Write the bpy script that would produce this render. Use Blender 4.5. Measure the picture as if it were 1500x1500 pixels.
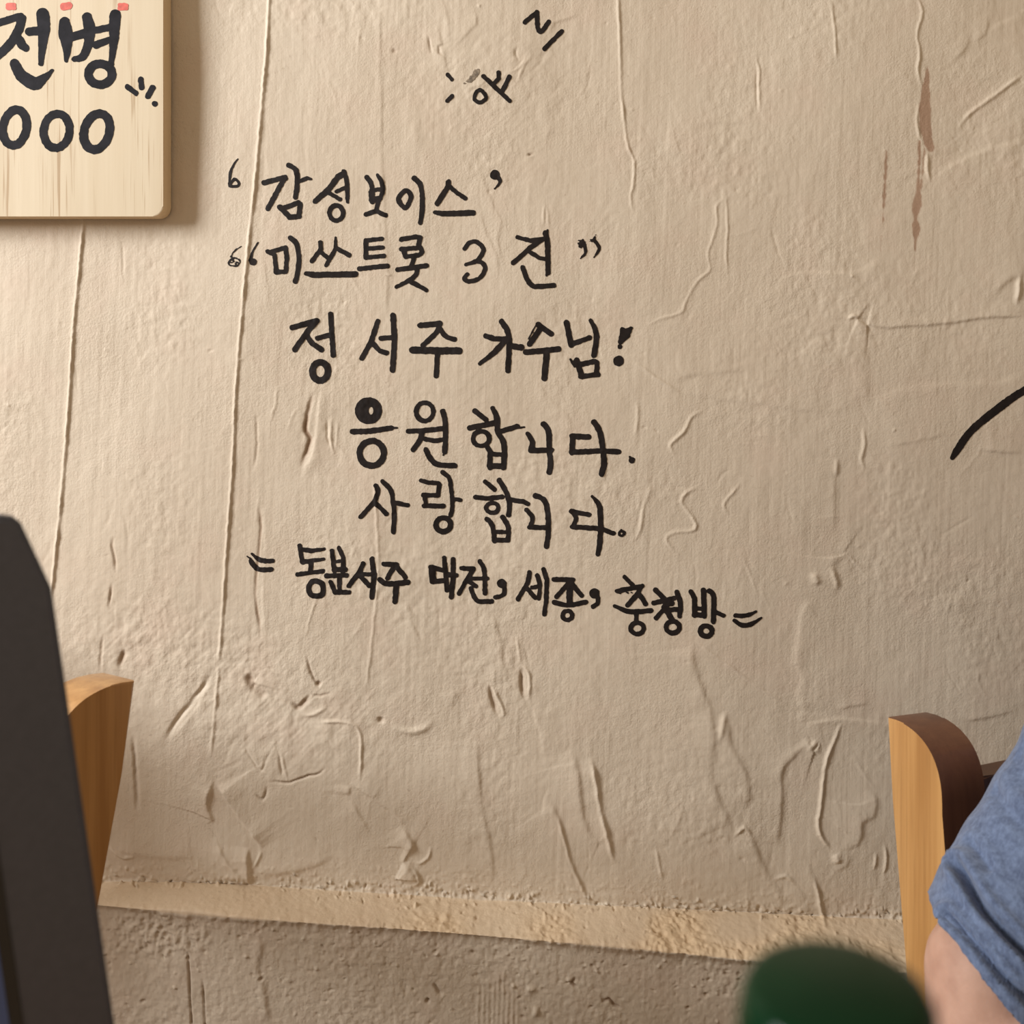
import bpy, bmesh, math, random
import numpy as np
from mathutils import Vector, Matrix

random.seed(7)
SC = bpy.context.scene
COL = SC.collection
for o in list(bpy.data.objects):
    bpy.data.objects.remove(o, do_unlink=True)

# ------------------------------------------------------------------ camera, world, light, exposure
ZC = 1.09            # camera height (seated diner holding a phone)
D = 1.10             # distance to the plaster wall
PX0, PY0, F = 820.0, 520.0, 1500.0      # foot of the optical axis and focal length, 1500 px frame

cam = bpy.data.cameras.new('camera')
cam.sensor_width = 36.0
cam.lens = 36.0
cam.shift_x = (750 - PX0) / 1500.0
cam.shift_y = (PY0 - 750) / 1500.0
cam.clip_start = 0.01
cam.dof.use_dof = True
cam.dof.focus_distance = 1.06
cam.dof.aperture_fstop = 9.5
cam_o = bpy.data.objects.new('camera', cam)
COL.objects.link(cam_o)
cam_o.location = (0, 0, ZC)
cam_o.rotation_euler = (math.pi / 2, 0, 0)
SC.camera = cam_o

w = bpy.data.worlds.new('world')
SC.world = w
w.use_nodes = True
w.node_tree.nodes['Background'].inputs[0].default_value = (1.0, 0.79, 0.56, 1)
w.node_tree.nodes['Background'].inputs[1].default_value = 0.50

def area(name, loc, target, sx, sy, power, color):
    l = bpy.data.lights.new(name, 'AREA')
    l.shape = 'RECTANGLE'
    l.size, l.size_y = sx, sy
    l.energy = power
    l.color = color
    o = bpy.data.objects.new(name, l)
    COL.objects.link(o)
    o.location = loc
    o.rotation_euler = (Vector(target) - Vector(loc)).to_track_quat('-Z', 'Y').to_euler()
    return o
area('window_daylight', (-2.25, -0.04, 1.95), (0.05, 1.1, 1.0), 0.75, 1.05, 96, (0.965, 0.985, 1.0))

SC.view_settings.view_transform = 'Standard'
SC.view_settings.look = 'None'
SC.view_settings.gamma = 1.0
SC.view_settings.exposure = 0.0
SC.view_settings.use_curve_mapping = False

# ------------------------------------------------------------------ helpers
def tag(o, label=None, cat=None, group=None, kind=None):
    if label: o['label'] = label
    if cat: o['category'] = cat
    if group: o['group'] = group
    if kind: o['kind'] = kind
    return o

def empty(name, loc=(0, 0, 0), rz=0.0):
    o = bpy.data.objects.new(name, None)
    COL.objects.link(o)
    o.location = loc
    o.rotation_euler = (0, 0, rz)
    o.empty_display_size = 0.05
    return o

def link(name, me, mat, parent=None, smooth=False):
    o = bpy.data.objects.new(name, me)
    COL.objects.link(o)
    if mat is not None:
        me.materials.clear()
        me.materials.append(mat)
    if parent is not None:
        o.parent = parent
    if smooth:
        me.polygons.foreach_set('use_smooth', [True] * len(me.polygons))
    return o

def from_bm(name, bm, mat, parent=None, smooth=False):
    bmesh.ops.recalc_face_normals(bm, faces=bm.faces)
    me = bpy.data.meshes.new(name)
    bm.to_mesh(me)
    bm.free()
    return link(name, me, mat, parent, smooth)

def P(px, py, d):
    """a point seen at pixel (px, py) standing d metres in front of the lens"""
    return Vector(((px - PX0) / F * d, d, ZC + (PY0 - py) / F * d))

def bevelled_box(bm, c, s, b=0.003, seg=2, mat=None):
    m = Matrix.Translation(c) @ (mat or Matrix()) @ Matrix.Diagonal((s[0], s[1], s[2], 1))
    r = bmesh.ops.create_cube(bm, size=1.0, matrix=m)
    vs = r['verts']
    es = list({e for v in vs for e in v.link_edges})
    if b > 0:
        bmesh.ops.bevel(bm, geom=es, offset=b, segments=seg, affect='EDGES', profile=0.6)

def prism(bm, pts, x0, x1, b=0.0, seg=2, axis='x'):
    """closed outline pts (a, z) extruded along one axis"""
    def mk(a, z, t):
        return (t, a, z) if axis == 'x' else (a, t, z)
    v0 = [bm.verts.new(mk(a, z, x0)) for a, z in pts]
    v1 = [bm.verts.new(mk(a, z, x1)) for a, z in pts]
    n = len(pts)
    f0 = bm.faces.new(v0); f1 = bm.faces.new(list(reversed(v1)))
    for i in range(n):
        bm.faces.new((v0[i], v0[(i + 1) % n], v1[(i + 1) % n], v1[i]))
    if b > 0:
        es = list(f0.edges) + list(f1.edges)
        bmesh.ops.bevel(bm, geom=es, offset=b, segments=seg, affect='EDGES', profile=0.6)

def lathe(bm, prof, n=48):
    rings = []
    for r, z in prof:
        if r < 1e-6:
            rings.append([bm.verts.new((0, 0, z))])
        else:
            rings.append([bm.verts.new((r * math.cos(2 * math.pi * i / n), r * math.sin(2 * math.pi * i / n), z)) for i in range(n)])
    for a, b in zip(rings, rings[1:]):
        for i in range(n):
            j = (i + 1) % n
            if len(a) == 1 and len(b) == 1: continue
            if len(a) == 1: bm.faces.new((a[0], b[j], b[i]))
            elif len(b) == 1: bm.faces.new((a[i], a[j], b[0]))
            else: bm.faces.new((a[i], a[j], b[j], b[i]))

# ---------------- materials
def new_mat(name):
    m = bpy.data.materials.new(name)
    m.use_nodes = True
    nt = m.node_tree
    nt.nodes.clear()
    out = nt.nodes.new('ShaderNodeOutputMaterial')
    b = nt.nodes.new('ShaderNodeBsdfPrincipled')
    nt.links.new(b.outputs[0], out.inputs[0])
    return m, nt, b

def N(nt, typ, **kw):
    n = nt.nodes.new(typ)
    for k, v in kw.items():
        if isinstance(v, (int, float, tuple, list)) and k in [i.name for i in n.inputs]:
            n.inputs[k].default_value = v
        else:
            setattr(n, k, v)
    return n

def coords(nt, scale, rot=(0, 0, 0)):
    tc = nt.nodes.new('ShaderNodeTexCoord')
    mp = nt.nodes.new('ShaderNodeMapping')
    mp.inputs['Scale'].default_value = scale
    mp.inputs['Rotation'].default_value = rot
    nt.links.new(tc.outputs['Object'], mp.inputs[0])
    return mp.outputs[0]

def noise(nt, vec, scale, detail=3, rough=0.55):
    n = nt.nodes.new('ShaderNodeTexNoise')
    n.inputs['Scale'].default_value = scale
    n.inputs['Detail'].default_value = detail
    n.inputs['Roughness'].default_value = rough
    if vec is not None: nt.links.new(vec, n.inputs['Vector'])
    return n.outputs['Fac']

def ramp(nt, fac, stops):
    r = nt.nodes.new('ShaderNodeValToRGB')
    el = r.color_ramp.elements
    while len(el) < len(stops): el.new(0.5)
    for e, (p, c) in zip(el, stops):
        e.position = p
        e.color = (c[0], c[1], c[2], 1) if not isinstance(c, (int, float)) else (c, c, c, 1)
    nt.links.new(fac, r.inputs[0])
    return r.outputs[0]

def mix(nt, fac, a, b, blend='MIX'):
    m = nt.nodes.new('ShaderNodeMix')
    m.data_type = 'RGBA'
    m.blend_type = blend
    for sock, v in ((m.inputs[0], fac), (m.inputs[6], a), (m.inputs[7], b)):
        if isinstance(v, (int, float)): sock.default_value = v
        elif isinstance(v, tuple): sock.default_value = (v[0], v[1], v[2], 1)
        else: nt.links.new(v, sock)
    return m.outputs[2]

def bump(nt, h, strength, dist, prev=None):
    b = nt.nodes.new('ShaderNodeBump')
    b.inputs['Strength'].default_value = strength
    b.inputs['Distance'].default_value = dist
    nt.links.new(h, b.inputs['Height'])
    if prev is not None: nt.links.new(prev, b.inputs['Normal'])
    return b.outputs[0]

def plain(name, col, rough=0.5, metal=0.0, var=0.12, scale=40, coat=0.0, spec=0.5):
    m, nt, b = new_mat(name)
    v = noise(nt, coords(nt, (1, 1, 1)), scale, 3)
    lo = tuple(c * (1 - var) for c in col); hi = tuple(min(1, c * (1 + var)) for c in col)
    nt.links.new(ramp(nt, v, [(0.3, lo), (0.7, hi)]), b.inputs['Base Color'])
    b.inputs['Roughness'].default_value = rough
    b.inputs['Metallic'].default_value = metal
    b.inputs['Coat Weight'].default_value = coat
    b.inputs['Specular IOR Level'].default_value = spec
    return m

def wall_material():
    m, nt, b = new_mat('cream_plaster')
    at = nt.nodes.new('ShaderNodeAttribute'); at.attribute_name = 'marks'
    sep = nt.nodes.new('ShaderNodeSeparateColor'); nt.links.new(at.outputs['Color'], sep.inputs[0])
    big = noise(nt, coords(nt, (1, 1, 1)), 3.2, 4)
    mid = noise(nt, coords(nt, (1, 1, 1)), 17, 4)
    base = ramp(nt, big, [(0.3, (0.565, 0.470, 0.362)), (0.7, (0.63, 0.540, 0.428))])
    base = mix(nt, ramp(nt, mid, [(0.5, 0.0), (0.75, 0.35)]), base, (0.60, 0.46, 0.36))
    streak = noise(nt, coords(nt, (220, 220, 5), (0, math.radians(3), 0)), 1.0, 3)
    base = mix(nt, ramp(nt, streak, [(0.4, 0.0), (0.75, 0.12)]), base, (0.50, 0.40, 0.29))
    base = mix(nt, sep.outputs[2], base, (0.66, 0.49, 0.31))          # bare ochre plaster
    spk = noise(nt, coords(nt, (1, 1, 1)), 260, 2)
    base = mix(nt, ramp(nt, spk, [(0.66, 0.0), (0.76, 0.35)]), base, (0.36, 0.27, 0.19))
    base = mix(nt, sep.outputs[0], base, (0.36, 0.235, 0.16))         # drip stains
    base = mix(nt, sep.outputs[1], base, (0.20, 0.105, 0.05))         # open cracks
    nt.links.new(base, b.inputs['Base Color'])
    b.inputs['Roughness'].default_value = 0.62
    b.inputs['Specular IOR Level'].default_value = 0.3
    s1 = noise(nt, coords(nt, (420, 420, 14), (0, math.radians(3), 0)), 1.0, 2)
    n = bump(nt, s1, 0.25, 0.0006)
    g = noise(nt, coords(nt, (1, 1, 1)), 420, 3, 0.6)
    n = bump(nt, g, 0.5, 0.0008, n)
    gs = ramp(nt, noise(nt, coords(nt, (1, 1, 1)), 9, 3), [(0.35, 0.15), (0.65, 0.75)])
    nt.links.new(gs, n.node.inputs['Strength'])
    g2 = noise(nt, coords(nt, (1, 1, 1)), 110, 3, 0.6)
    n = bump(nt, g2, 0.16, 0.0015, n)
    nt.links.new(n, b.inputs['Normal'])
    return m

def pine_material():
    m, nt, b = new_mat('pale_pine')
    v = coords(nt, (26, 26, 1.1))
    g = noise(nt, v, 1.0, 4)
    base = ramp(nt, g, [(0.3, (0.54, 0.43, 0.285)), (0.55, (0.61, 0.505, 0.355)), (0.75, (0.565, 0.455, 0.305))])
    t = noise(nt, coords(nt, (330, 330, 9)), 1.0, 2)
    t2 = noise(nt, coords(nt, (30, 30, 4)), 1.0, 2)
    tick = mix(nt, 1.0, ramp(nt, t, [(0.55, 0.0), (0.66, 1.0)]), ramp(nt, t2, [(0.44, 0.0), (0.56, 0.85)]), 'MULTIPLY')
    base = mix(nt, tick, base, (0.36, 0.235, 0.12))
    nt.links.new(base, b.inputs['Base Color'])
    b.inputs['Roughness'].default_value = 0.55
    nt.links.new(bump(nt, t, 0.08, 0.0006), b.inputs['Normal'])
    return m

def honey_material(name, c0, c1, rough=0.32):
    m, nt, b = new_mat(name)
    g = noise(nt, coords(nt, (60, 60, 3.0)), 1.0, 4, 0.6)
    f = noise(nt, coords(nt, (300, 300, 8.0)), 1.0, 2)
    base = ramp(nt, g, [(0.3, c0), (0.7, c1)])
    base = mix(nt, ramp(nt, f, [(0.5, 0.0), (0.75, 0.35)]), base, tuple(c * 0.7 for c in c0))
    nt.links.new(base, b.inputs['Base Color'])
    b.inputs['Roughness'].default_value = rough
    b.inputs['Coat Weight'].default_value = 0.25
    b.inputs['Coat Roughness'].default_value = 0.15
    return m

def cloth_material(name, dark, light, scale=1.0):
    m, nt, b = new_mat(name)
    a = noise(nt, coords(nt, (1, 1, 1)), 150 * scale, 4, 0.7)
    c = noise(nt, coords(nt, (420, 420, 90)), 1.0 * scale, 2)
    base = ramp(nt, a, [(0.32, dark), (0.68, light)])
    base = mix(nt, ramp(nt, c, [(0.45, 0.0), (0.75, 0.4)]), base, tuple(min(1, x * 1.5) for x in light))
    nt.links.new(base, b.inputs['Base Color'])
    b.inputs['Roughness'].default_value = 0.9
    b.inputs['Sheen Weight'].default_value = 0.2
    k = noise(nt, coords(nt, (1, 1, 1)), 260 * scale, 3)
    n = bump(nt, k, 0.35, 0.0012)
    k2 = noise(nt, coords(nt, (1, 1, 1)), 45 * scale, 3)
    n = bump(nt, k2, 0.25, 0.004, n)
    nt.links.new(n, b.inputs['Normal'])
    return m

M = {
    'wall': wall_material(),
    'ink': plain('black_marker_ink', (0.013, 0.009, 0.008), 0.6, 0, 0.35, 120, spec=0.2),
    'board_ink': plain('black_brush_paint', (0.013, 0.012, 0.015), 0.7, 0, 0.4, 90, spec=0.15),
    'red': plain('coral_red_paint', (0.58, 0.105, 0.075), 0.6, 0, 0.2, 200),
    'smudge': plain('worn_grey_ink', (0.20, 0.155, 0.11), 0.8, 0, 0.5, 300),
    'pine': pine_material(),
    'pine_edge': honey_material('pine_end_edge', (0.68, 0.51, 0.31), (0.74, 0.57, 0.36), 0.6),
    'honey': honey_material('honey_varnished_wood', (0.33, 0.155, 0.045), (0.50, 0.27, 0.095), 0.30),
    'dark_wood': honey_material('dark_brown_wood', (0.105, 0.038, 0.018), (0.150, 0.060, 0.028), 0.5),  # darker brown wood colour for the right chair's rails and post edges
    'slate': plain('slate_grey_plastic', (0.060, 0.064, 0.088), 0.45, 0, 0.08, 300),
    'black': plain('black_plastic', (0.012, 0.012, 0.014), 0.4, 0, 0.1, 100),
    'screen': plain('navy_glass_screen', (0.050, 0.085, 0.230), 0.2, 0, 0.2, 10),
    'shirt': cloth_material('heather_blue_jersey', (0.055, 0.076, 0.140), (0.118, 0.158, 0.255)),
    'denim': cloth_material('dark_trouser_cloth', (0.03, 0.035, 0.05), (0.06, 0.07, 0.10)),
    'hair': plain('black_hair', (0.015, 0.012, 0.010), 0.45, 0, 0.3, 400),
    'seat': plain('brown_seat_vinyl', (0.14, 0.075, 0.045), 0.45, 0, 0.15, 60),
    'table': honey_material('table_wood', (0.30, 0.17, 0.08), (0.40, 0.24, 0.12), 0.35),
    'floor': plain('brown_floor_tile', (0.24, 0.19, 0.15), 0.5, 0, 0.15, 9),
    'shoe': plain('dark_shoe', (0.03, 0.03, 0.035), 0.6, 0, 0.2, 60),
}
def skin_material():
    m, nt, b = new_mat('skin')
    a = noise(nt, coords(nt, (1, 1, 1)), 60, 4)
    base = ramp(nt, a, [(0.3, (0.36, 0.198, 0.138)), (0.7, (0.45, 0.265, 0.19))])
    nt.links.new(base, b.inputs['Base Color'])
    b.inputs['Roughness'].default_value = 0.68
    b.inputs['Subsurface Weight'].default_value = 0.12
    b.inputs['Subsurface Radius'].default_value = (0.01, 0.004, 0.002)
    nt.links.new(bump(nt, noise(nt, coords(nt, (1, 1, 1)), 500, 3), 0.2, 0.0008), b.inputs['Normal'])
    return m
M['skin'] = skin_material()
def glass_green():
    m, nt, b = new_mat('green_bottle_glass')
    v = noise(nt, coords(nt, (1, 1, 1)), 20, 2)
    nt.links.new(ramp(nt, v, [(0.3, (0.03, 0.22, 0.08)), (0.7, (0.04, 0.26, 0.10))]), b.inputs['Base Color'])
    b.inputs['Roughness'].default_value = 0.05
    b.inputs['Transmission Weight'].default_value = 0.85
    b.inputs['IOR'].default_value = 1.5
    return m
M['glass'] = glass_green()
M['cap'] = plain('dark_green_cap_enamel', (0.002, 0.020, 0.007), 0.16, 0.0, 0.15, 60, coat=0.0, spec=0.09)

# ------------------------------------------------------------------ numpy noise
def vnoise(u, v, seed):
    iu = np.floor(u).astype(np.int64); iv = np.floor(v).astype(np.int64)
    fu = u - iu; fv = v - iv
    fu = fu * fu * fu * (fu * (fu * 6 - 15) + 10); fv = fv * fv * fv * (fv * (fv * 6 - 15) + 10)
    def h(a, b):
        x = (a * 374761393 + b * 668265263 + seed * 974634777) & 0xFFFFFFFF
        x = ((x ^ (x >> 13)) * 1274126177) & 0xFFFFFFFF
        x = x ^ (x >> 16)
        return (x & 0xFFFF).astype(np.float64) / 32767.5 - 1.0
    a = h(iu, iv); b = h(iu + 1, iv); c = h(iu, iv + 1); d = h(iu + 1, iv + 1)
    return (a + (b - a) * fu) + ((c + (d - c) * fu) - (a + (b - a) * fu)) * fv

def fbm(u, v, seed, octv=4, gain=0.5):
    s = np.zeros_like(u); a = 1.0
    for k in range(octv):
        s += a * vnoise(u, v, seed + 17 * k)
        u = u * 2.03 + 11.7; v = v * 2.03 + 5.3; a *= gain
    return s

def catmull(pts, step=4.0):
    pts = [tuple(map(float, p)) for p in pts]
    if len(pts) < 3:
        p = pts
    q = [pts[0]] + pts + [pts[-1]]
    out = []
    for i in range(1, len(q) - 2):
        p0, p1, p2, p3 = map(np.array, (q[i - 1], q[i], q[i + 1], q[i + 2]))
        n = max(1, int(np.hypot(*(p2 - p1)[:2]) / step))
        for k in range(n):
            t = k / n
            out.append(tuple(0.5 * ((2 * p1) + (-p0 + p2) * t + (2 * p0 - 5 * p1 + 4 * p2 - p3) * t * t + (-p0 + 3 * p1 - 3 * p2 + p3) * t ** 3)))
    out.append(pts[-1])
    return out

# ------------------------------------------------------------------ the plaster wall (with its ledge) as one relief surface
# px-space control lines of the ledge: inner corner and front lip
LX = [-700, 0, 150, 365, 600, 900, 1200, 1500, 2200]
LI = [1288, 1288, 1291, 1297, 1310, 1328, 1343, 1350, 1356]
LO = [1310, 1312, 1325, 1345, 1362, 1388, 1420, 1440, 1470]
mm = 0.001
STEP = 1.55
pxw = D / F
cols_px = np.concatenate([np.linspace(-1400, -60, 28, endpoint=False), np.arange(-60, 1562, STEP), np.linspace(1565, 3000, 28)])
xs = (cols_px - PX0) * pxw
zi = ZC + (PY0 - np.interp(cols_px, LX, LI)) * pxw                       # ledge corner height per column
drop = 0.006
lo_py = np.interp(cols_px, LX, LO)
yfront = (ZC - zi + drop) * F / (lo_py - PY0)                            # lip distance that projects to the traced line
zi_mean = float(zi.mean())
rows_up = np.concatenate([np.linspace(-1500, -60, 24, endpoint=False), np.arange(-60, 1318, STEP)])
z_up = ZC + (PY0 - rows_up) * pxw
ztop = z_up[0]
t_up = (ztop - z_up) / (ztop - z_up[-1])
n_led = 44
t_led = np.linspace(0, 1, n_led + 1)[1:]
t_lowd = np.arange(1, int(235 / STEP)) * STEP * pxw * 0.95
low_end = t_lowd[-1]
t_low = np.concatenate([t_lowd, low_end + np.linspace(0.004, 1.0, 24) * 0.5])
NC, NR = len(xs), len(t_up) + len(t_led) + len(t_low)
X = np.broadcast_to(xs, (NR, NC)).copy()
Y = np.empty((NR, NC)); Z = np.empty((NR, NC))
nu, nl = len(t_up), len(t_led)
Y[:nu] = D
Z[:nu] = ztop + (zi[None, :] - ztop) * t_up[:, None]
Y[nu:nu + nl] = D + (yfront[None, :] - D) * t_led[:, None]
Z[nu:nu + nl] = zi[None, :] - drop * t_led[:, None] ** 1.6
zlip = zi - drop
lowspan = np.minimum(t_low[:, None], zlip[None, :] + 0.05)
tl = t_low / t_low[-1]
Z[nu + nl:] = zlip[None, :] - np.where(t_low[:, None] <= low_end, t_low[:, None],
              low_end + (t_low[:, None] - low_end) / (t_low[-1] - low_end) * (zlip[None, :] - low_end + 0.01))
Y[nu + nl:] = yfront[None, :] + 0.006 * (1 - np.exp(-t_low[:, None] / 0.004)) + 0.11 * np.minimum(t_low[:, None], 0.32)
# smooth the two corners of the profile
def smooth_rows(A, r0, r1, it):
    for _ in range(it):
        B = A.copy()
        B[r0:r1] = 0.25 * A[r0 - 1:r1 - 1] + 0.5 * A[r0:r1] + 0.25 * A[r0 + 1:r1 + 1]
        A = B
    return A
for r in (nu, nu + nl):
    Y = smooth_rows(Y, r - 6, r + 6, 6); Z = smooth_rows(Z, r - 6, r + 6, 6)
PXa = PX0 + F * X / Y
PYa = PY0 - F * (Z - ZC) / Y
row_py = PYa[:, NC // 2]

zone_up = np.zeros((NR, NC)); zone_up[:nu] = 1
zone_led = np.zeros((NR, NC)); zone_led[nu:nu + nl] = 1
zone_low = np.zeros((NR, NC)); zone_low[nu + nl:] = 1
dist_led = np.where(zone_up > 0, (np.interp(PXa, LX, LI) - PYa), 0)      # px above the ledge corner

# --- relief in millimetres
lean = PXa + 0.05 * (PYa - 750)
wx = 14 * vnoise(PXa / 130, PYa / 130, 3); wy = 14 * vnoise(PXa / 130, PYa / 130, 4)
H = 2.6 * fbm(PXa / 330, PYa / 420, 11, 3)
H += 0.55 * fbm((PXa + wx) / 95, (PYa + wy) / 150, 12, 4)
H += 0.07 * vnoise(lean / 11, PYa / 260, 21) + 0.06 * vnoise(lean / 4.2, PYa / 190, 22)
streak_zone = np.clip(0.5 + vnoise(PXa / 170, PYa / 260, 23), 0, 1)
H += 0.10 * streak_zone * vnoise(lean / 6, PYa / 320, 24)
rough_zone = np.clip(vnoise(PXa / 120, PYa / 120, 25) * 1.4 - 0.15, 0, 1)
H += (0.10 + 0.25 * rough_zone) * fbm(PXa / 9, PYa / 11, 26, 3)
# domain-warped trowel laps: stepped contours of a slow noise
lap = fbm((PXa + 2.2 * wx) / 150, (PYa + 2.2 * wy) / 230, 31, 3)
sf = (lap * 3.2) % 1.0
H += 0.13 * np.where(sf < 0.06, sf / 0.06, 1 - (sf - 0.06) / 0.94) * np.clip(vnoise(PXa / 210, PYa / 210, 33) + 0.55, 0, 1)
lap2 = fbm((PXa + 1.5 * wy) / 70, (PYa + 1.5 * wx) / 140, 35, 3)
sf2 = (lap2 * 2.1) % 1.0
H += 0.12 * np.where(sf2 < 0.05, sf2 / 0.05, 1 - (sf2 - 0.05) / 0.95) * np.clip(vnoise(PXa / 150, PYa / 150, 36) * 1.3, 0, 1)
# crumbly band over the ledge, the ledge itself, the coarse lower wall
crumb = np.exp(-np.clip(dist_led, 0, 400) / 22) * zone_up
pits = np.clip(fbm(PXa / 5.5, PYa / 5.5, 41, 2) - 0.25, 0, 1)
H += crumb * (2.3 * pits + 0.7 * fbm(PXa / 8, PYa / 8, 42, 2))
patch_led = np.clip(vnoise(PXa / 90, PYa / 40, 43) + 0.35, 0, 1) * np.clip((PXa - 480) / 250, 0.12, 1)
led_u = X / pxw; led_v = (Y - D) / pxw * 1.0
H += zone_led * (patch_led * (1.5 * fbm(led_u / 9, led_v / 9, 44, 3) + 1.6 * np.clip(fbm(led_u / 7, led_v / 7, 45, 2) - 0.4, 0, 1)) + 0.25 * fbm(led_u / 7, led_v / 7, 46, 2))
lip = np.exp(-np.abs(np.arange(NR)[:, None] - (nu + nl)) / 5.0)
H += lip * 1.1 * fbm(PXa / 16, PYa / 30, 47, 4) + lip * 0.9 * vnoise(PXa / 5, PYa / 12, 49)
low_patch = np.clip(vnoise(PXa / 75, PYa / 60, 48) * 1.5 + 0.1, 0, 1)
H += zone_low * (0.5 * low_patch * fbm(PXa / 8, PYa / 8, 51, 3) - 1.3 * np.clip(fbm(PXa / 9, PYa / 9, 52, 2) - 0.75, 0, 1) + 0.25 * fbm(PXa / 5, PYa / 6, 53, 2))
# rough scar field left of centre below the writing
scar = np.exp(-(((PXa - 400) / 210) ** 2 + ((PYa - 1040) / 110) ** 2)) + 0.8 * np.exp(-(((PXa - 190) / 130) ** 2 + ((PYa - 930) / 60) ** 2)) + 0.7 * np.exp(-(((PXa - 700) / 150) ** 2 + ((PYa - 120) / 90) ** 2))
H += zone_up * scar * (0.55 * fbm(PXa / 15, PYa / 17, 61, 3) + 0.18 * vnoise((PXa + PYa) / 4.5, (PXa - PYa) / 40, 62))
crust = np.exp(-(((PXa - 230) / 70) ** 2 + ((PYa - 1370) / 30) ** 2))
H += zone_low * crust * 1.8 * fbm(PXa / 7, PYa / 9, 63, 3)

STAIN = np.zeros((NR, NC)); CRACK = np.zeros((NR, NC))
OCHRE = zone_led * np.clip(0.45 + 0.4 * patch_led, 0, 0.9) + crumb * 0.25 * pits

def window(x0, y0, x1, y1):
    c = np.where((cols_px > x0 - 70) & (cols_px < x1 + 70))[0]
    r = np.where((row_py > y0 - 40) & (row_py < y1 + 40))[0]
    if len(c) == 0 or len(r) == 0: return None
    return slice(r[0], r[-1] + 1), slice(c[0], c[-1] + 1)

def line_field(pts, pad, smooth=True, wob=0.0):
    if smooth: pts = catmull(pts, 6.0)
    P_ = np.array(pts)
    if wob:
        k = np.arange(len(P_)); rs = np.random.RandomState(int(P_[0, 0] * 7 + P_[0, 1]) % 99991)
        P_[1:-1, :2] += rs.uniform(-wob, wob, (len(P_) - 2, 2)) if len(P_) > 2 else 0
    x0, y0 = P_[:, 0].min() - pad, P_[:, 1].min() - pad
    x1, y1 = P_[:, 0].max() + pad, P_[:, 1].max() + pad
    wdw = window(x0, y0, x1, y1)
    if wdw is None: return None
    gx, gy = PXa[wdw], PYa[wdw]
    best = np.full(gx.shape, 1e9); sd = np.zeros(gx.shape); tt = np.zeros(gx.shape); rad = np.zeros(gx.shape)
    L = np.concatenate([[0], np.cumsum(np.hypot(np.diff(P_[:, 0]), np.diff(P_[:, 1])))])
    Lt = max(L[-1], 1e-6)
    for i in range(len(P_) - 1):
        a, b = P_[i], P_[i + 1]
        dx, dy = b[0] - a[0], b[1] - a[1]
        l2 = dx * dx + dy * dy
        if l2 < 1e-9: continue
        bx0, bx1 = min(a[0], b[0]) - pad, max(a[0], b[0]) + pad
        by0, by1 = min(a[1], b[1]) - pad, max(a[1], b[1]) + pad
        mk = (gx > bx0) & (gx < bx1) & (gy > by0) & (gy < by1)
        if not mk.any(): continue
        ux, uy = gx[mk] - a[0], gy[mk] - a[1]
        t = np.clip((ux * dx + uy * dy) / l2, 0, 1)
        ex, ey = ux - t * dx, uy - t * dy
        d = np.hypot(ex, ey)
        nx, ny = -dy, dx
        if nx * 0.9 + ny * 0.43 < 0: nx, ny = -nx, -ny
        s = np.sign(ux * nx + uy * ny)
        cur = best[mk]
        up = d < cur
        tmp = best[mk]; tmp[up] = d[up]; best[mk] = tmp
        tmp = sd[mk]; tmp[up] = (s * d)[up]; sd[mk] = tmp
        tmp = tt[mk]; tmp[up] = ((L[i] + t * math.sqrt(l2)) / Lt)[up]; tt[mk] = tmp
        if P_.shape[1] > 2:
            tmp = rad[mk]; tmp[up] = (a[2] + t * (b[2] - a[2]))[up]; rad[mk] = tmp
    return wdw, best, sd, tt, rad, Lt

def feature(kind, h, wd, L, pts, crack=0.0, wob=0.6):
    pad = {'R': 4 * wd, 'G': 4 * wd}.get(kind, 4.8 * L)
    f = line_field(pts, pad, True, wob)
    if f is None: return
    wdw, best, sd, tt, rad, Lt = f
    near = best < 1e8
    e = np.clip(np.minimum(tt, 1 - tt) * Lt / min(22.0, 0.3 * Lt), 0, 1)
    var = 0.75 + 0.35 * vnoise(tt * Lt / 26.0, tt * 0 + 0.5, int(abs(pts[0][0] * 3 + pts[0][1])) % 997)
    e = e * var
    if kind == 'R': g = h * np.exp(-(best / wd) ** 2)
    elif kind == 'G': g = -h * np.exp(-(best / wd) ** 2)
    elif kind == 'B':       # surface steps up when crossed away from the light: bright edge, then eases back
        s = sd / wd
        g = h * (0.5 + 0.5 * np.tanh(s)) * np.exp(-np.clip(sd, 0, None) / L)
    elif kind == 'D':       # surface steps down when crossed away from the light: shaded edge
        s = sd / wd
        g = h * (0.5 - 0.5 * np.tanh(s)) * np.exp(-np.clip(-sd, 0, None) / L)
    H[wdw] += np.where(near, g * e, 0)
    if crack:
        CRACK[wdw] = np.maximum(CRACK[wdw], np.where(near, crack * np.clip(e, 0, 1) * np.exp(-(best / (wd * 1.25)) ** 4), 0))

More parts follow.
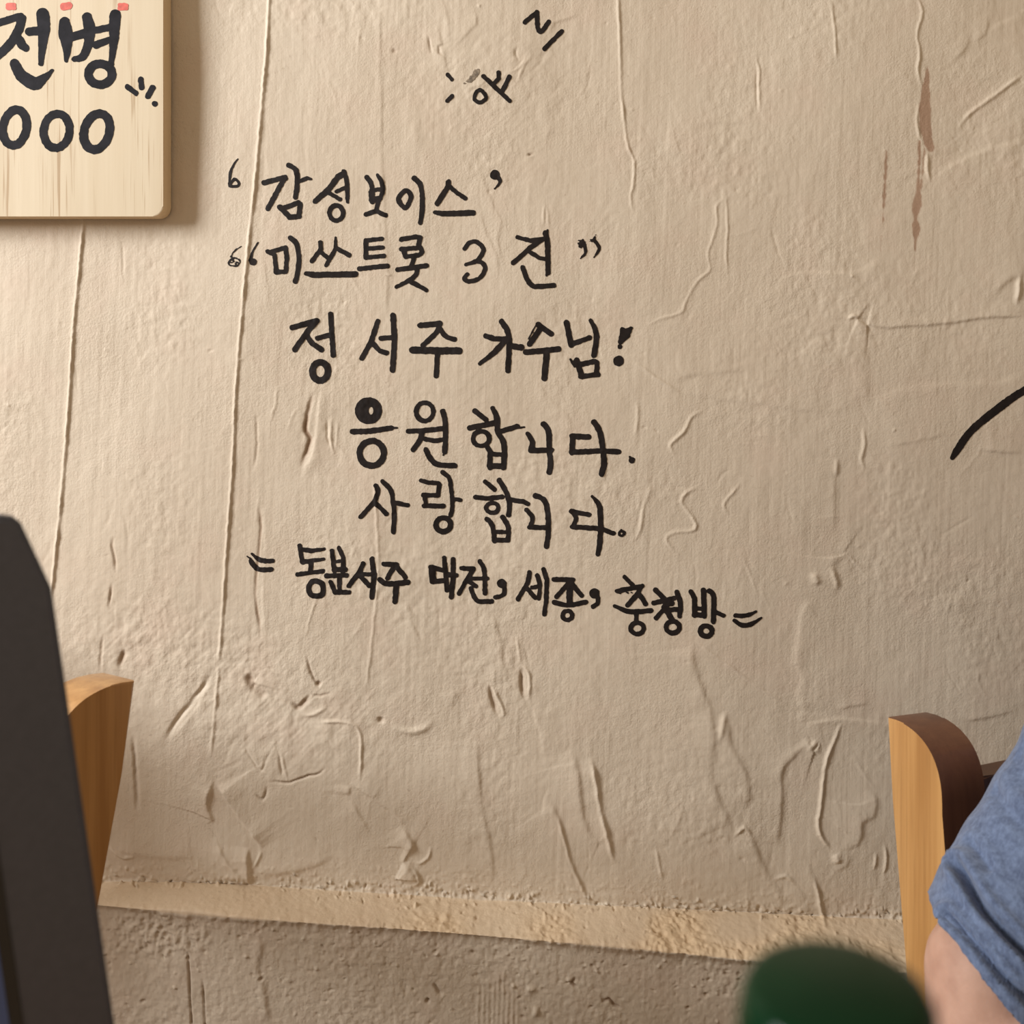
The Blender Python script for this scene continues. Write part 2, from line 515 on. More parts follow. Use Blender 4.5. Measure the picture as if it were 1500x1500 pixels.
FE = [
 # long vertical seams
 ('R', 1.4, 2.5, 0, [(396, -40), (391, 60), (384, 150), (376, 250), (361, 400), (347, 560), (341, 690), (333, 800), (327, 900), (321, 970)]),
 ('D', 0.55, 3.0, 16, [(392, 60), (384, 150), (376, 250), (361, 400), (347, 560), (341, 690), (333, 800), (327, 900)]),
 ('R', 1.4, 2.5, 0, [(124, 300), (117, 370), (108, 480), (100, 600), (92, 700), (84, 780), (74, 880)]),
 ('D', 0.6, 3.0, 15, [(124, 300), (117, 370), (108, 480), (100, 600), (92, 700), (84, 780), (74, 880)]),
 ('R', 0.9, 2.6, 0, [(321, 970), (318, 1020), (312, 1080), (309, 1110)]),
 ('D', 0.55, 2.4, 14, [(557, 10), (559, 120), (560, 220), (565, 330), (568, 400), (566, 460)]),
 ('R', 0.6, 2.6, 0, [(548, 700), (552, 760), (555, 830), (551, 880), (545, 940), (536, 1010)]),
 ('G', 0.9, 2.2, 0, [(380, 740), (382, 780), (377, 830), (375, 870), (379, 905), (383, 935)], 0.8),
 ('B', 0.6, 2.0, 12, [(386, 740), (388, 800), (384, 860), (388, 930)]),
 # open crack under the third line, with its lip
 ('G', 2.2, 3.4, 0, [(459, 575), (452, 600), (449, 620), (448, 632), (454, 642), (449, 662), (441, 685)], 1.0),
 ('B', 1.1, 2.2, 16, [(470, 570), (465, 610), (462, 640), (456, 668), (440, 690)]),
 ('R', 0.8, 2.0, 0, [(487, 610), (484, 640), (490, 668)]), ('R', 0.6, 1.8, 0, [(495, 615), (492, 660)]), ('G', 0.8, 1.8, 0, [(480, 610), (480, 640), (486, 660)]),
 ('B', 0.5, 2.2, 20, [(470, 660), (455, 675), (440, 700)]),
 # gouges at the lower left
 ('G', 1.9, 4.2, 0, [(312, 985), (296, 1008), (280, 1030), (262, 1052), (244, 1082)]),
 ('B', 0.9, 2.0, 14, [(316, 992), (300, 1015), (284, 1042), (250, 1082)]),
 ('G', 1.8, 4.0, 0, [(184, 950), (178, 965), (176, 980)], 0.6), ('D', 0.8, 2, 14, [(215, 930), (198, 945), (182, 955)]),
 ('G', 1.2, 2.2, 0, [(168, 785), (164, 800), (168, 815), (170, 840)], 0.5), ('G', 1.2, 2.0, 0, [(165, 852), (162, 872), (160, 890)], 0.6),
 ('G', 1.4, 2.6, 0, [(153, 925), (149, 950), (146, 985)], 0.4),
 ('G', 1.6, 3.0, 0, [(195, 1075), (198, 1120), (200, 1160), (202, 1190)], 0.3), ('B', .6, 2, 12, [(199, 1075), (204, 1130), (207, 1190)]),
 ('G', 2.6, 6.0, 0, [(364, 985), (368, 1000), (376, 1012)], 0.55), ('G', 2.4, 6.5, 0, [(376, 1006), (384, 1016), (392, 1012)], 0.4), ('D', 1.0, 2.0, 14, [(362, 982), (372, 1000), (392, 1004), (408, 1010)]),
 ('G', 2.4, 4.0, 0, [(427, 1026), (436, 1036), (446, 1028), (456, 1018)], 0.75), ('G', 1.5, 2.0, 0, [(456, 1016), (470, 1018), (486, 1014)], 0.6), ('G', 1.4, 2.2, 0, [(450, 958), (455, 980), (464, 1000), (470, 1006)], 0.5), ('G', 2.0, 4, 0, [(464, 998), (470, 1003)], 0.8),
 ('R', 1.0, 3.0, 0, [(438, 1048), (460, 1046), (480, 1034)]),
 ('R', 1.1, 2.6, 0, [(460, 1060), (485, 1056), (515, 1060), (528, 1075), (529, 1110), (526, 1145)]),
 ('B', 0.7, 2.4, 30, [(457, 1075), (470, 1060), (500, 1056)]),
 ('G', 1.1, 1.7, 0, [(392, 1145), (405, 1144), (425, 1145), (445, 1138), (468, 1132), (478, 1122)], 0.5), ('G', 1.1, 2, 0, [(374, 1160), (386, 1170), (392, 1150)], 0.4), ('R', .8, 2, 0, [(412, 1098), (417, 1125), (422, 1145)]), ('G', .9, 2, 0, [(408, 1098), (414, 1140)], .2),
 ('G', 0.8, 1.8, 0, [(403, 1090), (392, 1110), (384, 1128), (372, 1115), (358, 1092)]),
 # flap scars above the ledge
 ('D', 2.2, 2.2, 26, [(315, 1139), (308, 1165), (306, 1180), (313, 1200), (300, 1206)]),
 ('B', 2.4, 2.2, 26, [(316, 1142), (332, 1168), (350, 1195), (368, 1218), (384, 1242)]),
 ('D', 2.8, 2.0, 26, [(366, 1240), (365, 1262), (367, 1285), (366, 1300)]), ('D', 1.4, 2.2, 12, [(316, 1225), (326, 1245), (336, 1262), (352, 1280), (362, 1296)]),
 ('R', 1.2, 2.2, 0, [(384, 1244), (378, 1260), (370, 1272)]),
 ('B', 1.3, 2.0, 30, [(512, 1148), (535, 1162), (556, 1178), (575, 1192), (588, 1210)]), ('D', 1.0, 2, 20, [(513, 1150), (512, 1165)]), ('D', .8, 2, 22, [(514, 1170), (528, 1195), (544, 1222)]),
 ('D', 2.0, 3.0, 24, [(588, 1210), (598, 1225), (606, 1240), (600, 1256)]), ('D', 3.0, 5.0, 30, [(584, 1262), (598, 1270), (612, 1290), (604, 1300)]), ('R', 1.2, 2.4, 0, [(600, 1268), (612, 1282), (614, 1292), (604, 1300)]), ('R', 1.0, 2.4, 0, [(632, 1240), (626, 1258), (614, 1266), (604, 1264)]),
 ('D', 1.2, 5, 26, [(380, 1282), (420, 1278), (455, 1270), (490, 1255)]), ('D', 1.3, 5, 22, [(165, 1248), (200, 1252), (245, 1256), (290, 1254)]), ('R', 1.2, 3, 0, [(160, 1240), (172, 1250), (182, 1256), (200, 1254)]),
 ('B', 1.2, 4, 16, [(150, 1292), (220, 1290), (300, 1297), (366, 1298)]),
 # centre, below the signature
 ('D', 1.0, 3.0, 26, [(722, 890), (727, 915), (735, 945), (738, 970), (745, 1000)]),
 ('R', 0.7, 2.2, 0, [(757, 930), (760, 955), (763, 975)]),
 ('G', 2.6, 3.6, 0, [(765, 978), (764, 1000), (767, 1018), (770, 1026)], 0.55), ('R', 1.4, 2.6, 0, [(763, 974), (774, 984), (776, 1005), (774, 1028)]),
 ('G', 2.4, 3.6, 0, [(717, 1002), (720, 1022), (727, 1042), (732, 1050)], 0.55), ('R', 1.5, 2.6, 0, [(717, 1000), (726, 1018), (736, 1036), (738, 1048), (732, 1054)]),
 ('B', 1.0, 3.0, 26, [(774, 1030), (784, 1050), (792, 1080), (795, 1108)]),
 ('D', 1.3, 3.2, 36, [(700, 1085), (702, 1130), (708, 1190), (720, 1240), (724, 1290)]),
 ('D', 1.6, 4.0, 34, [(800, 1168), (815, 1190), (824, 1220), (835, 1260), (850, 1295), (866, 1328)]), ('R', 1.2, 3.0, 0, [(815, 1190), (824, 1220), (836, 1262), (852, 1298), (866, 1328)]),
 ('D', 1.9, 4.5, 30, [(838, 1098), (848, 1130), (852, 1170), (858, 1205), (870, 1226), (884, 1235)]),
 ('R', 1.6, 4.0, 0, [(866, 1110), (874, 1150), (880, 1190), (890, 1225), (900, 1265)]), ('D', 1.2, 4, 22, [(866, 1110), (874, 1150), (880, 1190), (890, 1225), (900, 1265)]),
 ('R', 1.0, 2.6, 0, [(960, 1238), (964, 1260), (970, 1290)]),
 ('D', 1.4, 5.0, 40, [(1015, 940), (1018, 975), (1030, 1010), (1042, 1040), (1046, 1080), (1042, 1120), (1050, 1160), (1066, 1195), (1075, 1215)]),
 ('R', 1.5, 5.0, 0, [(1062, 1040), (1058, 1060), (1054, 1085)]), ('D', 1.6, 4.5, 26, [(1064, 1045), (1072, 1090), (1090, 1125), (1098, 1150), (1096, 1185)]),
 ('R', 1.4, 3.0, 0, [(1075, 1225), (1090, 1210), (1100, 1222)]), ('D', 1.6, 4.5, 28, [(1096, 1215), (1110, 1245), (1125, 1280), (1140, 1300), (1150, 1335)]),
 ('R', 1.1, 3.0, 0, [(1130, 1290), (1150, 1282), (1165, 1295)]), ('D', 1.0, 4.0, 22, [(1160, 1290), (1176, 1310), (1186, 1345)]),
 ('R', 0.7, 2.0, 0, [(1016, 935), (1040, 955), (1075, 980), (1110, 1005), (1150, 1030)]),
 # lobed drips left of the right chair
 ('D', 1.6, 3.4, 26, [(1180, 1092), (1160, 1110), (1146, 1130), (1146, 1165), (1144, 1205), (1140, 1240)]),
 ('R', 1.6, 3.2, 0, [(1232, 1058), (1222, 1085), (1212, 1110), (1206, 1140), (1202, 1180), (1198, 1205), (1205, 1228), (1218, 1245)]),
 ('R', 2.2, 8.0, 0, [(1188, 1088), (1194, 1094)]), ('D', 1.6, 3, 20, [(1180, 1080), (1192, 1100), (1204, 1102)]),
 ('D', 1.8, 4.0, 22, [(1270, 1155), (1284, 1170), (1280, 1195), (1264, 1205), (1262, 1225), (1252, 1240), (1232, 1245)]), ('R', 2.0, 7.0, 0, [(1222, 1250), (1228, 1264)]), ('D', 1.6, 3.2, 20, [(1246, 1248), (1240, 1268), (1224, 1276)]),
 ('R', 1.3, 2.6, 0, [(1296, 1235), (1298, 1262), (1294, 1285)]), ('R', 1.1, 2.4, 0, [(1284, 1248), (1280, 1275)]),
 ('R', 1.8, 3.4, 0, [(1192, 1280), (1198, 1310), (1204, 1340), (1210, 1368)]), ('D', 1.2, 3.4, 18, [(1178, 1255), (1190, 1280), (1198, 1310), (1208, 1350)]),
 ('B', 1.0, 2.6, 24, [(1165, 1062), (1200, 1056), (1230, 1052), (1270, 1056), (1300, 1060)]), ('D', 1.0, 2.2, 16, [(1225, 1040), (1250, 1034), (1275, 1030)]),
 # right-hand side
 ('D', 1.5, 2.0, 20, [(1240, 466), (1255, 468), (1270, 476), (1300, 480), (1340, 478), (1390, 474), (1440, 466), (1500, 464)]), ('R', 1.5, 3.0, 0, [(1240, 468), (1250, 462), (1258, 466)]),
 ('B', 0.7, 2.6, 24, [(1140, 408), (1165, 400), (1190, 398), (1230, 400), (1260, 396), (1272, 388), (1284, 380)]),
 ('B', 1.0, 6.0, 30, [(1285, 376), (1272, 395), (1262, 412)]),
 ('R', 0.9, 2.4, 0, [(905, -20), (908, 60), (910, 130), (915, 180), (920, 215), (929, 235), (928, 265), (924, 290), (928, 310)]),
 ('R', 0.8, 2.2, 0, [(1064, 285), (1066, 330), (1064, 370), (1066, 400)]), ('R', 0.6, 2.4, 0, [(1064, 288), (1050, 302), (1050, 330), (1038, 370), (1040, 395), (1022, 412), (1005, 440), (998, 458), (970, 466), (945, 480)]),
 ('R', 0.9, 2.2, 0, [(1216, 0), (1221, 40), (1223, 70), (1225, 95)]), ('R', 0.8, 2.2, 0, [(1108, 82), (1112, 100), (1112, 130), (1114, 165)]), ('G', 0.8, 2, 0, [(1109, 95), (1109, 165)]),
 ('R', 1.0, 2.4, 0, [(1338, -10), (1350, 18), (1342, 50), (1346, 75), (1344, 105), (1350, 130)]), ('R', 0.9, 2.2, 0, [(1346, 150), (1342, 175), (1346, 200), (1352, 210)]), ('R', 1.2, 3.2, 0, [(1358, 222), (1358, 250), (1362, 268)]),
 ('R', 1.4, 3.4, 0, [(1500, 108), (1470, 130), (1440, 152), (1418, 168), (1404, 186)]), ('B', 1.0, 4.0, 40, [(1362, 266), (1390, 245), (1420, 228), (1460, 214), (1500, 208)]),
 ('D', 0.9, 2.4, 20, [(1450, 20), (1443, 50), (1425, 62)]), ('B', .8, 4, 30, [(1444, 54), (1460, 36), (1500, 22)]), ('D', .8, 3, 24, [(1422, 50), (1412, 75), (1390, 95)]),
 ('D', 1.3, 4.0, 30, [(1455, 440), (1468, 418), (1490, 405), (1510, 400)]), ('R', 1.8, 4.0, 0, [(1494, 400), (1490, 430), (1488, 450)]),
 ('R', 0.8, 3.0, 0, [(925, 530), (950, 545), (970, 560), (1000, 577)]), ('D', 0.8, 4.0, 26, [(985, 562), (1005, 552), (1040, 548), (1090, 542)]), ('D', 0.7, 4.0, 26, [(1000, 577), (1050, 585), (1110, 592), (1180, 602), (1210, 604)]),
 ('R', 0.9, 3.0, 0, [(1032, 600), (1012, 612), (1002, 632), (982, 652), (990, 668)]), ('R', 0.9, 3.0, 0, [(1026, 712), (1005, 722), (998, 735), (1012, 755), (1018, 775), (985, 780), (976, 790), (990, 810)]), ('R', 0.8, 2.6, 0, [(1086, 706), (1068, 728), (1060, 740), (1068, 756)]),
 ('R', 0.8, 3.0, 0, [(932, 585), (934, 610), (930, 640)]), ('R', 0.8, 3.0, 0, [(955, 710), (942, 745), (936, 780), (925, 795)]),
 ('R', 1.2, 3.2, 0, [(1264, 622), (1266, 650), (1262, 672), (1268, 690)]), ('D', 0.9, 4.0, 26, [(1224, 670), (1223, 720), (1222, 780)]), ('R', 1.0, 4, 0, [(1226, 670), (1225, 700)]),
 ('B', 0.9, 6.0, 30, [(1500, 545), (1460, 560), (1400, 562), (1350, 566), (1300, 578), (1275, 598)]), ('D', 1.2, 7.0, 40, [(1262, 490), (1268, 530), (1270, 570), (1276, 600)]),
 ('D', 0.7, 2.6, 20, [(1300, 655), (1350, 645), (1390, 636)]), ('D', .8, 2.6, 20, [(1430, 658), (1460, 662), (1500, 664)]),
 ('R', 2.0, 7.0, 0, [(1192, 838), (1198, 858)]), ('R', 1.6, 5.0, 0, [(1218, 830), (1224, 846), (1228, 865)]), ('D', 1.1, 5.0, 26, [(1222, 808), (1240, 812), (1220, 830), (1228, 870)]),
 ('B', 1.3, 5.0, 34, [(1195, 875), (1176, 890), (1170, 925), (1165, 965), (1174, 995), (1168, 1020), (1180, 1050)]), ('B', 1.0, 5, 30, [(1172, 1040), (1170, 1060)]),
 ('D', 0.7, 4.0, 24, [(1380, 840), (1376, 855), (1350, 868), (1310, 876)]), ('B', .7, 4, 24, [(1365, 888), (1400, 882), (1430, 885)]), ('B', .7, 4, 24, [(1360, 880), (1390, 872), (1430, 878)]), ('D', .9, 2.6, 18, [(1405, 1056), (1450, 1050), (1490, 1040)]),
 ('D', 0.8, 4, 30, [(1190, 480), (1205, 495), (1215, 515), (1240, 540)]),
 # around the small marks on top
 ('G', 0.9, 2.0, 0, [(655, 66), (643, 68), (644, 78), (652, 82)], 0.3), ('D', 0.8, 2.2, 14, [(648, -5), (655, 20), (658, 45), (655, 70)]), ('D', .8, 2.2, 14, [(694, 5), (698, 25), (698, 35), (684, 50), (664, 70)]),
 ('G', 1.2, 2.4, 0, [(758, 68), (755, 80), (760, 88)]), ('R', 0.8, 2.2, 0, [(780, 80), (768, 95), (757, 122)]), ('R', .8, 2.2, 0, [(772, 82), (762, 98), (742, 108)]), ('D', .7, 2, 14, [(684, 138), (690, 130), (706, 126), (716, 128)]),
 ('D', 0.8, 2.4, 16, [(850, 20), (830, 28), (812, 34), (806, 50)]), ('G', 1.0, 3, 0, [(578, 70), (577, 78)], .5), ('G', 1.4, 4.0, 0, [(776, 224), (777, 228)], .6),
 ('G', 0.9, 2, 0, [(628, 52), (632, 80)], 0.2), ('D', .6, 2, 14, [(640, 30), (655, 100), (662, 110)]),
 # creases between the lines of writing
 ('D', 0.5, 2.0, 14, [(700, 240), (713, 275), (725, 305), (735, 325), (730, 350), (738, 390)]), ('D', .5, 2, 14, [(703, 300), (712, 340), (728, 375), (732, 410)]), ('R', .6, 2, 0, [(798, 295), (796, 330)]), ('R', .5, 2, 0, [(801, 300), (804, 335)]),
 ('D', 0.5, 2.0, 14, [(388, 380), (394, 420), (392, 460)]), ('R', .6, 2.4, 0, [(407, 560), (404, 590), (396, 620)]), ('G', .7, 2, 0, [(376, 600), (377, 650), (372, 690)], .2), ('G', .6, 2, 0, [(178, 350), (180, 410)]),
 ('D', 0.5, 2.4, 16, [(786, 558), (798, 575), (812, 590), (832, 610), (838, 640)]), ('D', .6, 2.2, 14, [(598, 900), (612, 930), (618, 945)]), ('R', .5, 2, 0, [(470, 860), (455, 905), (448, 935)]),
 ('D', .9, 2.6, 18, [(592, 882), (600, 892), (606, 905)]), ('D', .6, 2.4, 20, [(838, 690), (834, 720), (840, 760)]),
 ('G', 2.0, 5.0, 0, [(558, 1050), (557, 1060)], 0.35), ('R', 1.5, 6.0, 0, [(575, 1064), (600, 1072), (625, 1066), (634, 1052)]), ('D', .9, 5, 30, [(664, 1008), (668, 1025), (655, 1038)]),
 # lower wall
 ('G', 1.4, 1.7, 0, [(276, 1390), (279, 1440), (283, 1520)], 0.4), ('G', 1.2, 1.7, 0, [(298, 1430), (300, 1470), (303, 1520)], 0.4),
 ('D', 1.3, 4.0, 20, [(378, 1362), (385, 1390), (378, 1415), (388, 1440), (392, 1470), (398, 1500)]), ('G', 1.8, 4.0, 0, [(380, 1430), (386, 1434)], .6),
 ('G', 1.8, 2.6, 0, [(845, 1430), (838, 1440), (846, 1446)], 0.85), ('G', 1.7, 2.6, 0, [(880, 1455), (884, 1466), (892, 1462), (900, 1472), (914, 1476)], 0.85), ('G', 1.3, 2.4, 0, [(1033, 1454), (1034, 1462)], .9), ('G', 1.4, 2.6, 0, [(864, 1412), (870, 1414)], .7), ('R', 3.0, 7.0, 0, [(780, 1480), (790, 1482)]), ('G', 2.0, 5, 0, [(208, 1464), (210, 1470)], .5), ('R', 1.6, 4, 0, [(770, 1448), (786, 1448)]),
 ('G', 1.6, 3.0, 0, [(634, 1440), (640, 1450), (648, 1460)], .5), ('G', 1.6, 3, 0, [(628, 1462), (624, 1470)], .5),
]
for k in range(9):
    x = 702 + k * 7.2
    FE.append(('R', 0.55, 1.9, 0, [(x, 1430 + 8 * math.sin(k)), (x - 1, 1470), (x - 2, 1520)]))
for f in FE:
    bo_ = 1.4 if (f[4][0][1] > 1125 and f[4][0][0] < 660) else 1.0
    feature(f[0], f[1] * 1.55 * bo_, f[2] * 0.8, f[3], f[4], f[5] if len(f) > 5 else 0.0)
# a scatter of small unrecorded trowel flecks
rs = np.random.RandomState(5)
for k in range(230):
    x, y = rs.uniform(0, 1500), rs.uniform(0, 1290)
    a = math.radians(90 + rs.normal(0, 28)); l = rs.uniform(10, 70)
    dx, dy = math.cos(a) * l / 2, math.sin(a) * l / 2
    b = rs.uniform(-6, 6)
    feature(rs.choice(['R', 'D', 'B', 'G']), rs.uniform(0.18, 0.5), rs.uniform(1.8, 2.8), rs.uniform(8, 18), [(x - dx, y - dy), (x + b, y + b * 0.3), (x + dx, y + dy)])
for k in range(90):
    x, y = rs.uniform(0, 1500), rs.uniform(0, 1290)
    feature(rs.choice(['R', 'G']), rs.uniform(0.4, 1.0), rs.uniform(2.0, 3.4), 8, [(x, y), (x + rs.uniform(-4, 4), y + rs.uniform(2, 6))], wob=0)
for k in range(190):                                   # crumbs along the ledge corner
    x = rs.uniform(130, 1330); y = float(np.interp(x, LX, LI)) + rs.normal(-2, 7)
    feature('R' if rs.rand() < 0.7 else 'G', rs.uniform(1.6, 4.0), rs.uniform(1.9, 3.4), 8, [(x, y), (x + rs.uniform(-5, 5), y + rs.uniform(-2, 3))], wob=0)
for k in range(70):
    x = rs.uniform(500, 1250); f_ = rs.rand()
    y = float(np.interp(x, LX, LI)) * (1 - f_) + float(np.interp(x, LX, LO)) * f_
    feature('R' if rs.rand() < 0.5 else 'G', rs.uniform(0.8, 2.0), rs.uniform(1.9, 3.2), 8, [(x, y), (x + rs.uniform(-8, 8), y + rs.uniform(-2, 2))], 0.35 if rs.rand() < 0.3 else 0, wob=0)
for k in range(150):                                   # pits and bits in the lower wall
    x = rs.uniform(150, 1100); y = float(np.interp(x, LX, LO)) + abs(rs.normal(8, 60))
    g_ = rs.rand() < 0.6
    feature('G' if g_ else 'R', rs.uniform(0.8, 2.0), rs.uniform(1.8, 3.0), 8, [(x, y), (x + rs.uniform(-4, 4), y + rs.uniform(1, 6))], 0.5 if g_ and rs.rand() < 0.5 else 0, wob=0)
def stain(pts):
    f = line_field(pts, 14, True, 0)
    if f is None: return
    wdw, best, sd, tt, rad, Lt = f
    n = 1.3 * vnoise(PXa[wdw] / 5, PYa[wdw] / 7, 71)
    STAIN[wdw] = np.maximum(STAIN[wdw], np.where(best < 1e8, np.clip((rad + n - best) / 1.6, 0, 1), 0))
stain([(1358, 97, 1.5), (1356, 130, 6.5), (1354, 172, 10), (1357, 200, 8), (1362, 216, 7)])
stain([(1347, 208, 3), (1345, 268, 3), (1343, 300, 7.5), (1341, 316, 4), (1342, 335, 6.5), (1341, 355, 3), (1340, 386, 0.3)])
stain([(1354, 218, 2), (1351, 250, 2), (1348, 280, 2)])
stain([(1298, 222, 1.6), (1296, 270, 3.0), (1293, 330, 1.2)])
stain([(1291, 345, 0.6), (1290, 368, 1.8)])

# fade relief towards the far margins and build the mesh
dPu = np.gradient(X, axis=1), np.gradient(Y, axis=1), np.gradient(Z, axis=1)
dPv = np.gradient(X, axis=0), np.gradient(Y, axis=0), np.gradient(Z, axis=0)
NX = dPu[1] * dPv[2] - dPu[2] * dPv[1]; NY = dPu[2] * dPv[0] - dPu[0] * dPv[2]; NZ = dPu[0] * dPv[1] - dPu[1] * dPv[0]
sg = np.where(NY - 0.001 * NZ > 0, -1.0, 1.0)
ln = np.sqrt(NX ** 2 + NY ** 2 + NZ ** 2) + 1e-12
NX, NY, NZ = NX * sg / ln, NY * sg / ln, NZ * sg / ln
flip = (zone_led > 0) & (NZ < 0)
NX[flip] *= -1; NY[flip] *= -1; NZ[flip] *= -1
for r in (nu, nu + nl):
    NX = smooth_rows(NX, r - 5, r + 5, 4); NY = smooth_rows(NY, r - 5, r + 5, 4); NZ = smooth_rows(NZ, r - 5, r + 5, 4)
WX, WY, WZ = X + NX * H * mm, Y + NY * H * mm, Z + NZ * H * mm

me = bpy.data.meshes.new('wall_back')
co = np.stack([WX, WY, WZ], axis=-1).reshape(-1, 3).astype(np.float32)
me.vertices.add(NR * NC)
me.vertices.foreach_set('co', co.ravel())
idx = np.arange(NR * NC).reshape(NR, NC)
quads = np.stack([idx[:-1, :-1], idx[1:, :-1], idx[1:, 1:], idx[:-1, 1:]], axis=-1).reshape(-1, 4)
nq = len(quads)
me.loops.add(nq * 4)
me.loops.foreach_set('vertex_index', quads.ravel().astype(np.int32))
me.polygons.add(nq)
me.polygons.foreach_set('loop_start', (np.arange(nq) * 4).astype(np.int32))
me.polygons.foreach_set('use_smooth', np.ones(nq, dtype=bool))
me.update(calc_edges=True)
ca = me.color_attributes.new('marks', 'FLOAT_COLOR', 'POINT')
cc = np.stack([STAIN, np.clip(CRACK, 0, 1), np.clip(OCHRE, 0, 1), np.ones_like(H)], axis=-1).astype(np.float32)
ca.data.foreach_set('color', cc.ravel())
wall = link('wall_back', me, M['wall'])
tag(wall, 'cream trowelled plaster wall with a rough ledge and black handwriting', kind='structure')

def on_wall(px, py, off=0.00035):
    """positions on the plaster relief for arrays of wall pixels"""
    x = (px - PX0) * pxw; z = ZC + (PY0 - py) * pxw
    ci = np.clip(np.interp(x, xs, np.arange(NC)), 0, NC - 1.001)
    zz = np.interp(x, xs, zi)
    ri = np.clip(np.interp((ztop - z) / (ztop - zz), t_up, np.arange(nu)), 0, nu - 1.001)
    c0 = ci.astype(int); r0 = ri.astype(int); fc = ci - c0; fr = ri - r0
    y = (WY[r0, c0] * (1 - fr) * (1 - fc) + WY[r0, c0 + 1] * (1 - fr) * fc + WY[r0 + 1, c0] * fr * (1 - fc) + WY[r0 + 1, c0 + 1] * fr * fc)
    ymin = np.minimum(np.minimum(WY[r0, c0], WY[r0, c0 + 1]), np.minimum(WY[r0 + 1, c0], WY[r0 + 1, c0 + 1]))
    return np.stack([x, 0.5 * (y + ymin) - off, z], axis=-1)

# ------------------------------------------------------------------ handwriting: each syllable its own ink film
def ring(cx, cy, rx, ry, wd, rot=0.0, n=18):
    c, s = math.cos(rot), math.sin(rot)
    return ('l', [(cx + rx * math.cos(a) * c - ry * math.sin(a) * s, cy + rx * math.cos(a) * s + ry * math.sin(a) * c, wd)
                  for a in [2 * math.pi * k / n for k in range(n + 1)]])

def parse(spec, dw):
    """'s 1,2 3,4 w40' strokes separated by ';' - s smooth, l straight, c closed smooth, o cx,cy,rx,ry ring, f filled dot"""
    out = []
    for part in spec.split(';'):
        tk = part.split()
        if not tk: continue
        mode = tk[0]; wd = dw; pts = []; dry = 0.0
        for t in tk[1:]:
            if t[0] == 'w': wd = float(t[1:])
            elif t[0] == 'd': dry = float(t[1:])
            else: pts.append([float(v) for v in t.split(',')])
        if mode == 'o':
            for p in pts:
                r = ring(p[0], p[1], p[2], p[3], wd, math.radians(p[4]) if len(p) > 4 else 0)
                out.append((r[1], dry))
            continue
        q = [(p[0], p[1], p[2] if len(p) > 2 else wd) for p in pts]
        if mode == 'c':
            q = q + [q[0]]
            qq = [q[-2]] + q + [q[1]]
            c = catmull(qq, 8)
            a = [i for i, v in enumerate(c) if abs(v[0] - q[0][0]) < 1e-6 and abs(v[1] - q[0][1]) < 1e-6]
            q = c[a[0]:a[-1] + 1] if len(a) > 1 else c
        elif mode == 's' and len(q) > 2:
            q = catmull(q, 8)
        if len(q) == 1: q = [q[0], (q[0][0] + 0.01, q[0][1], q[0][2])]
        out.append((q, dry))
    return out

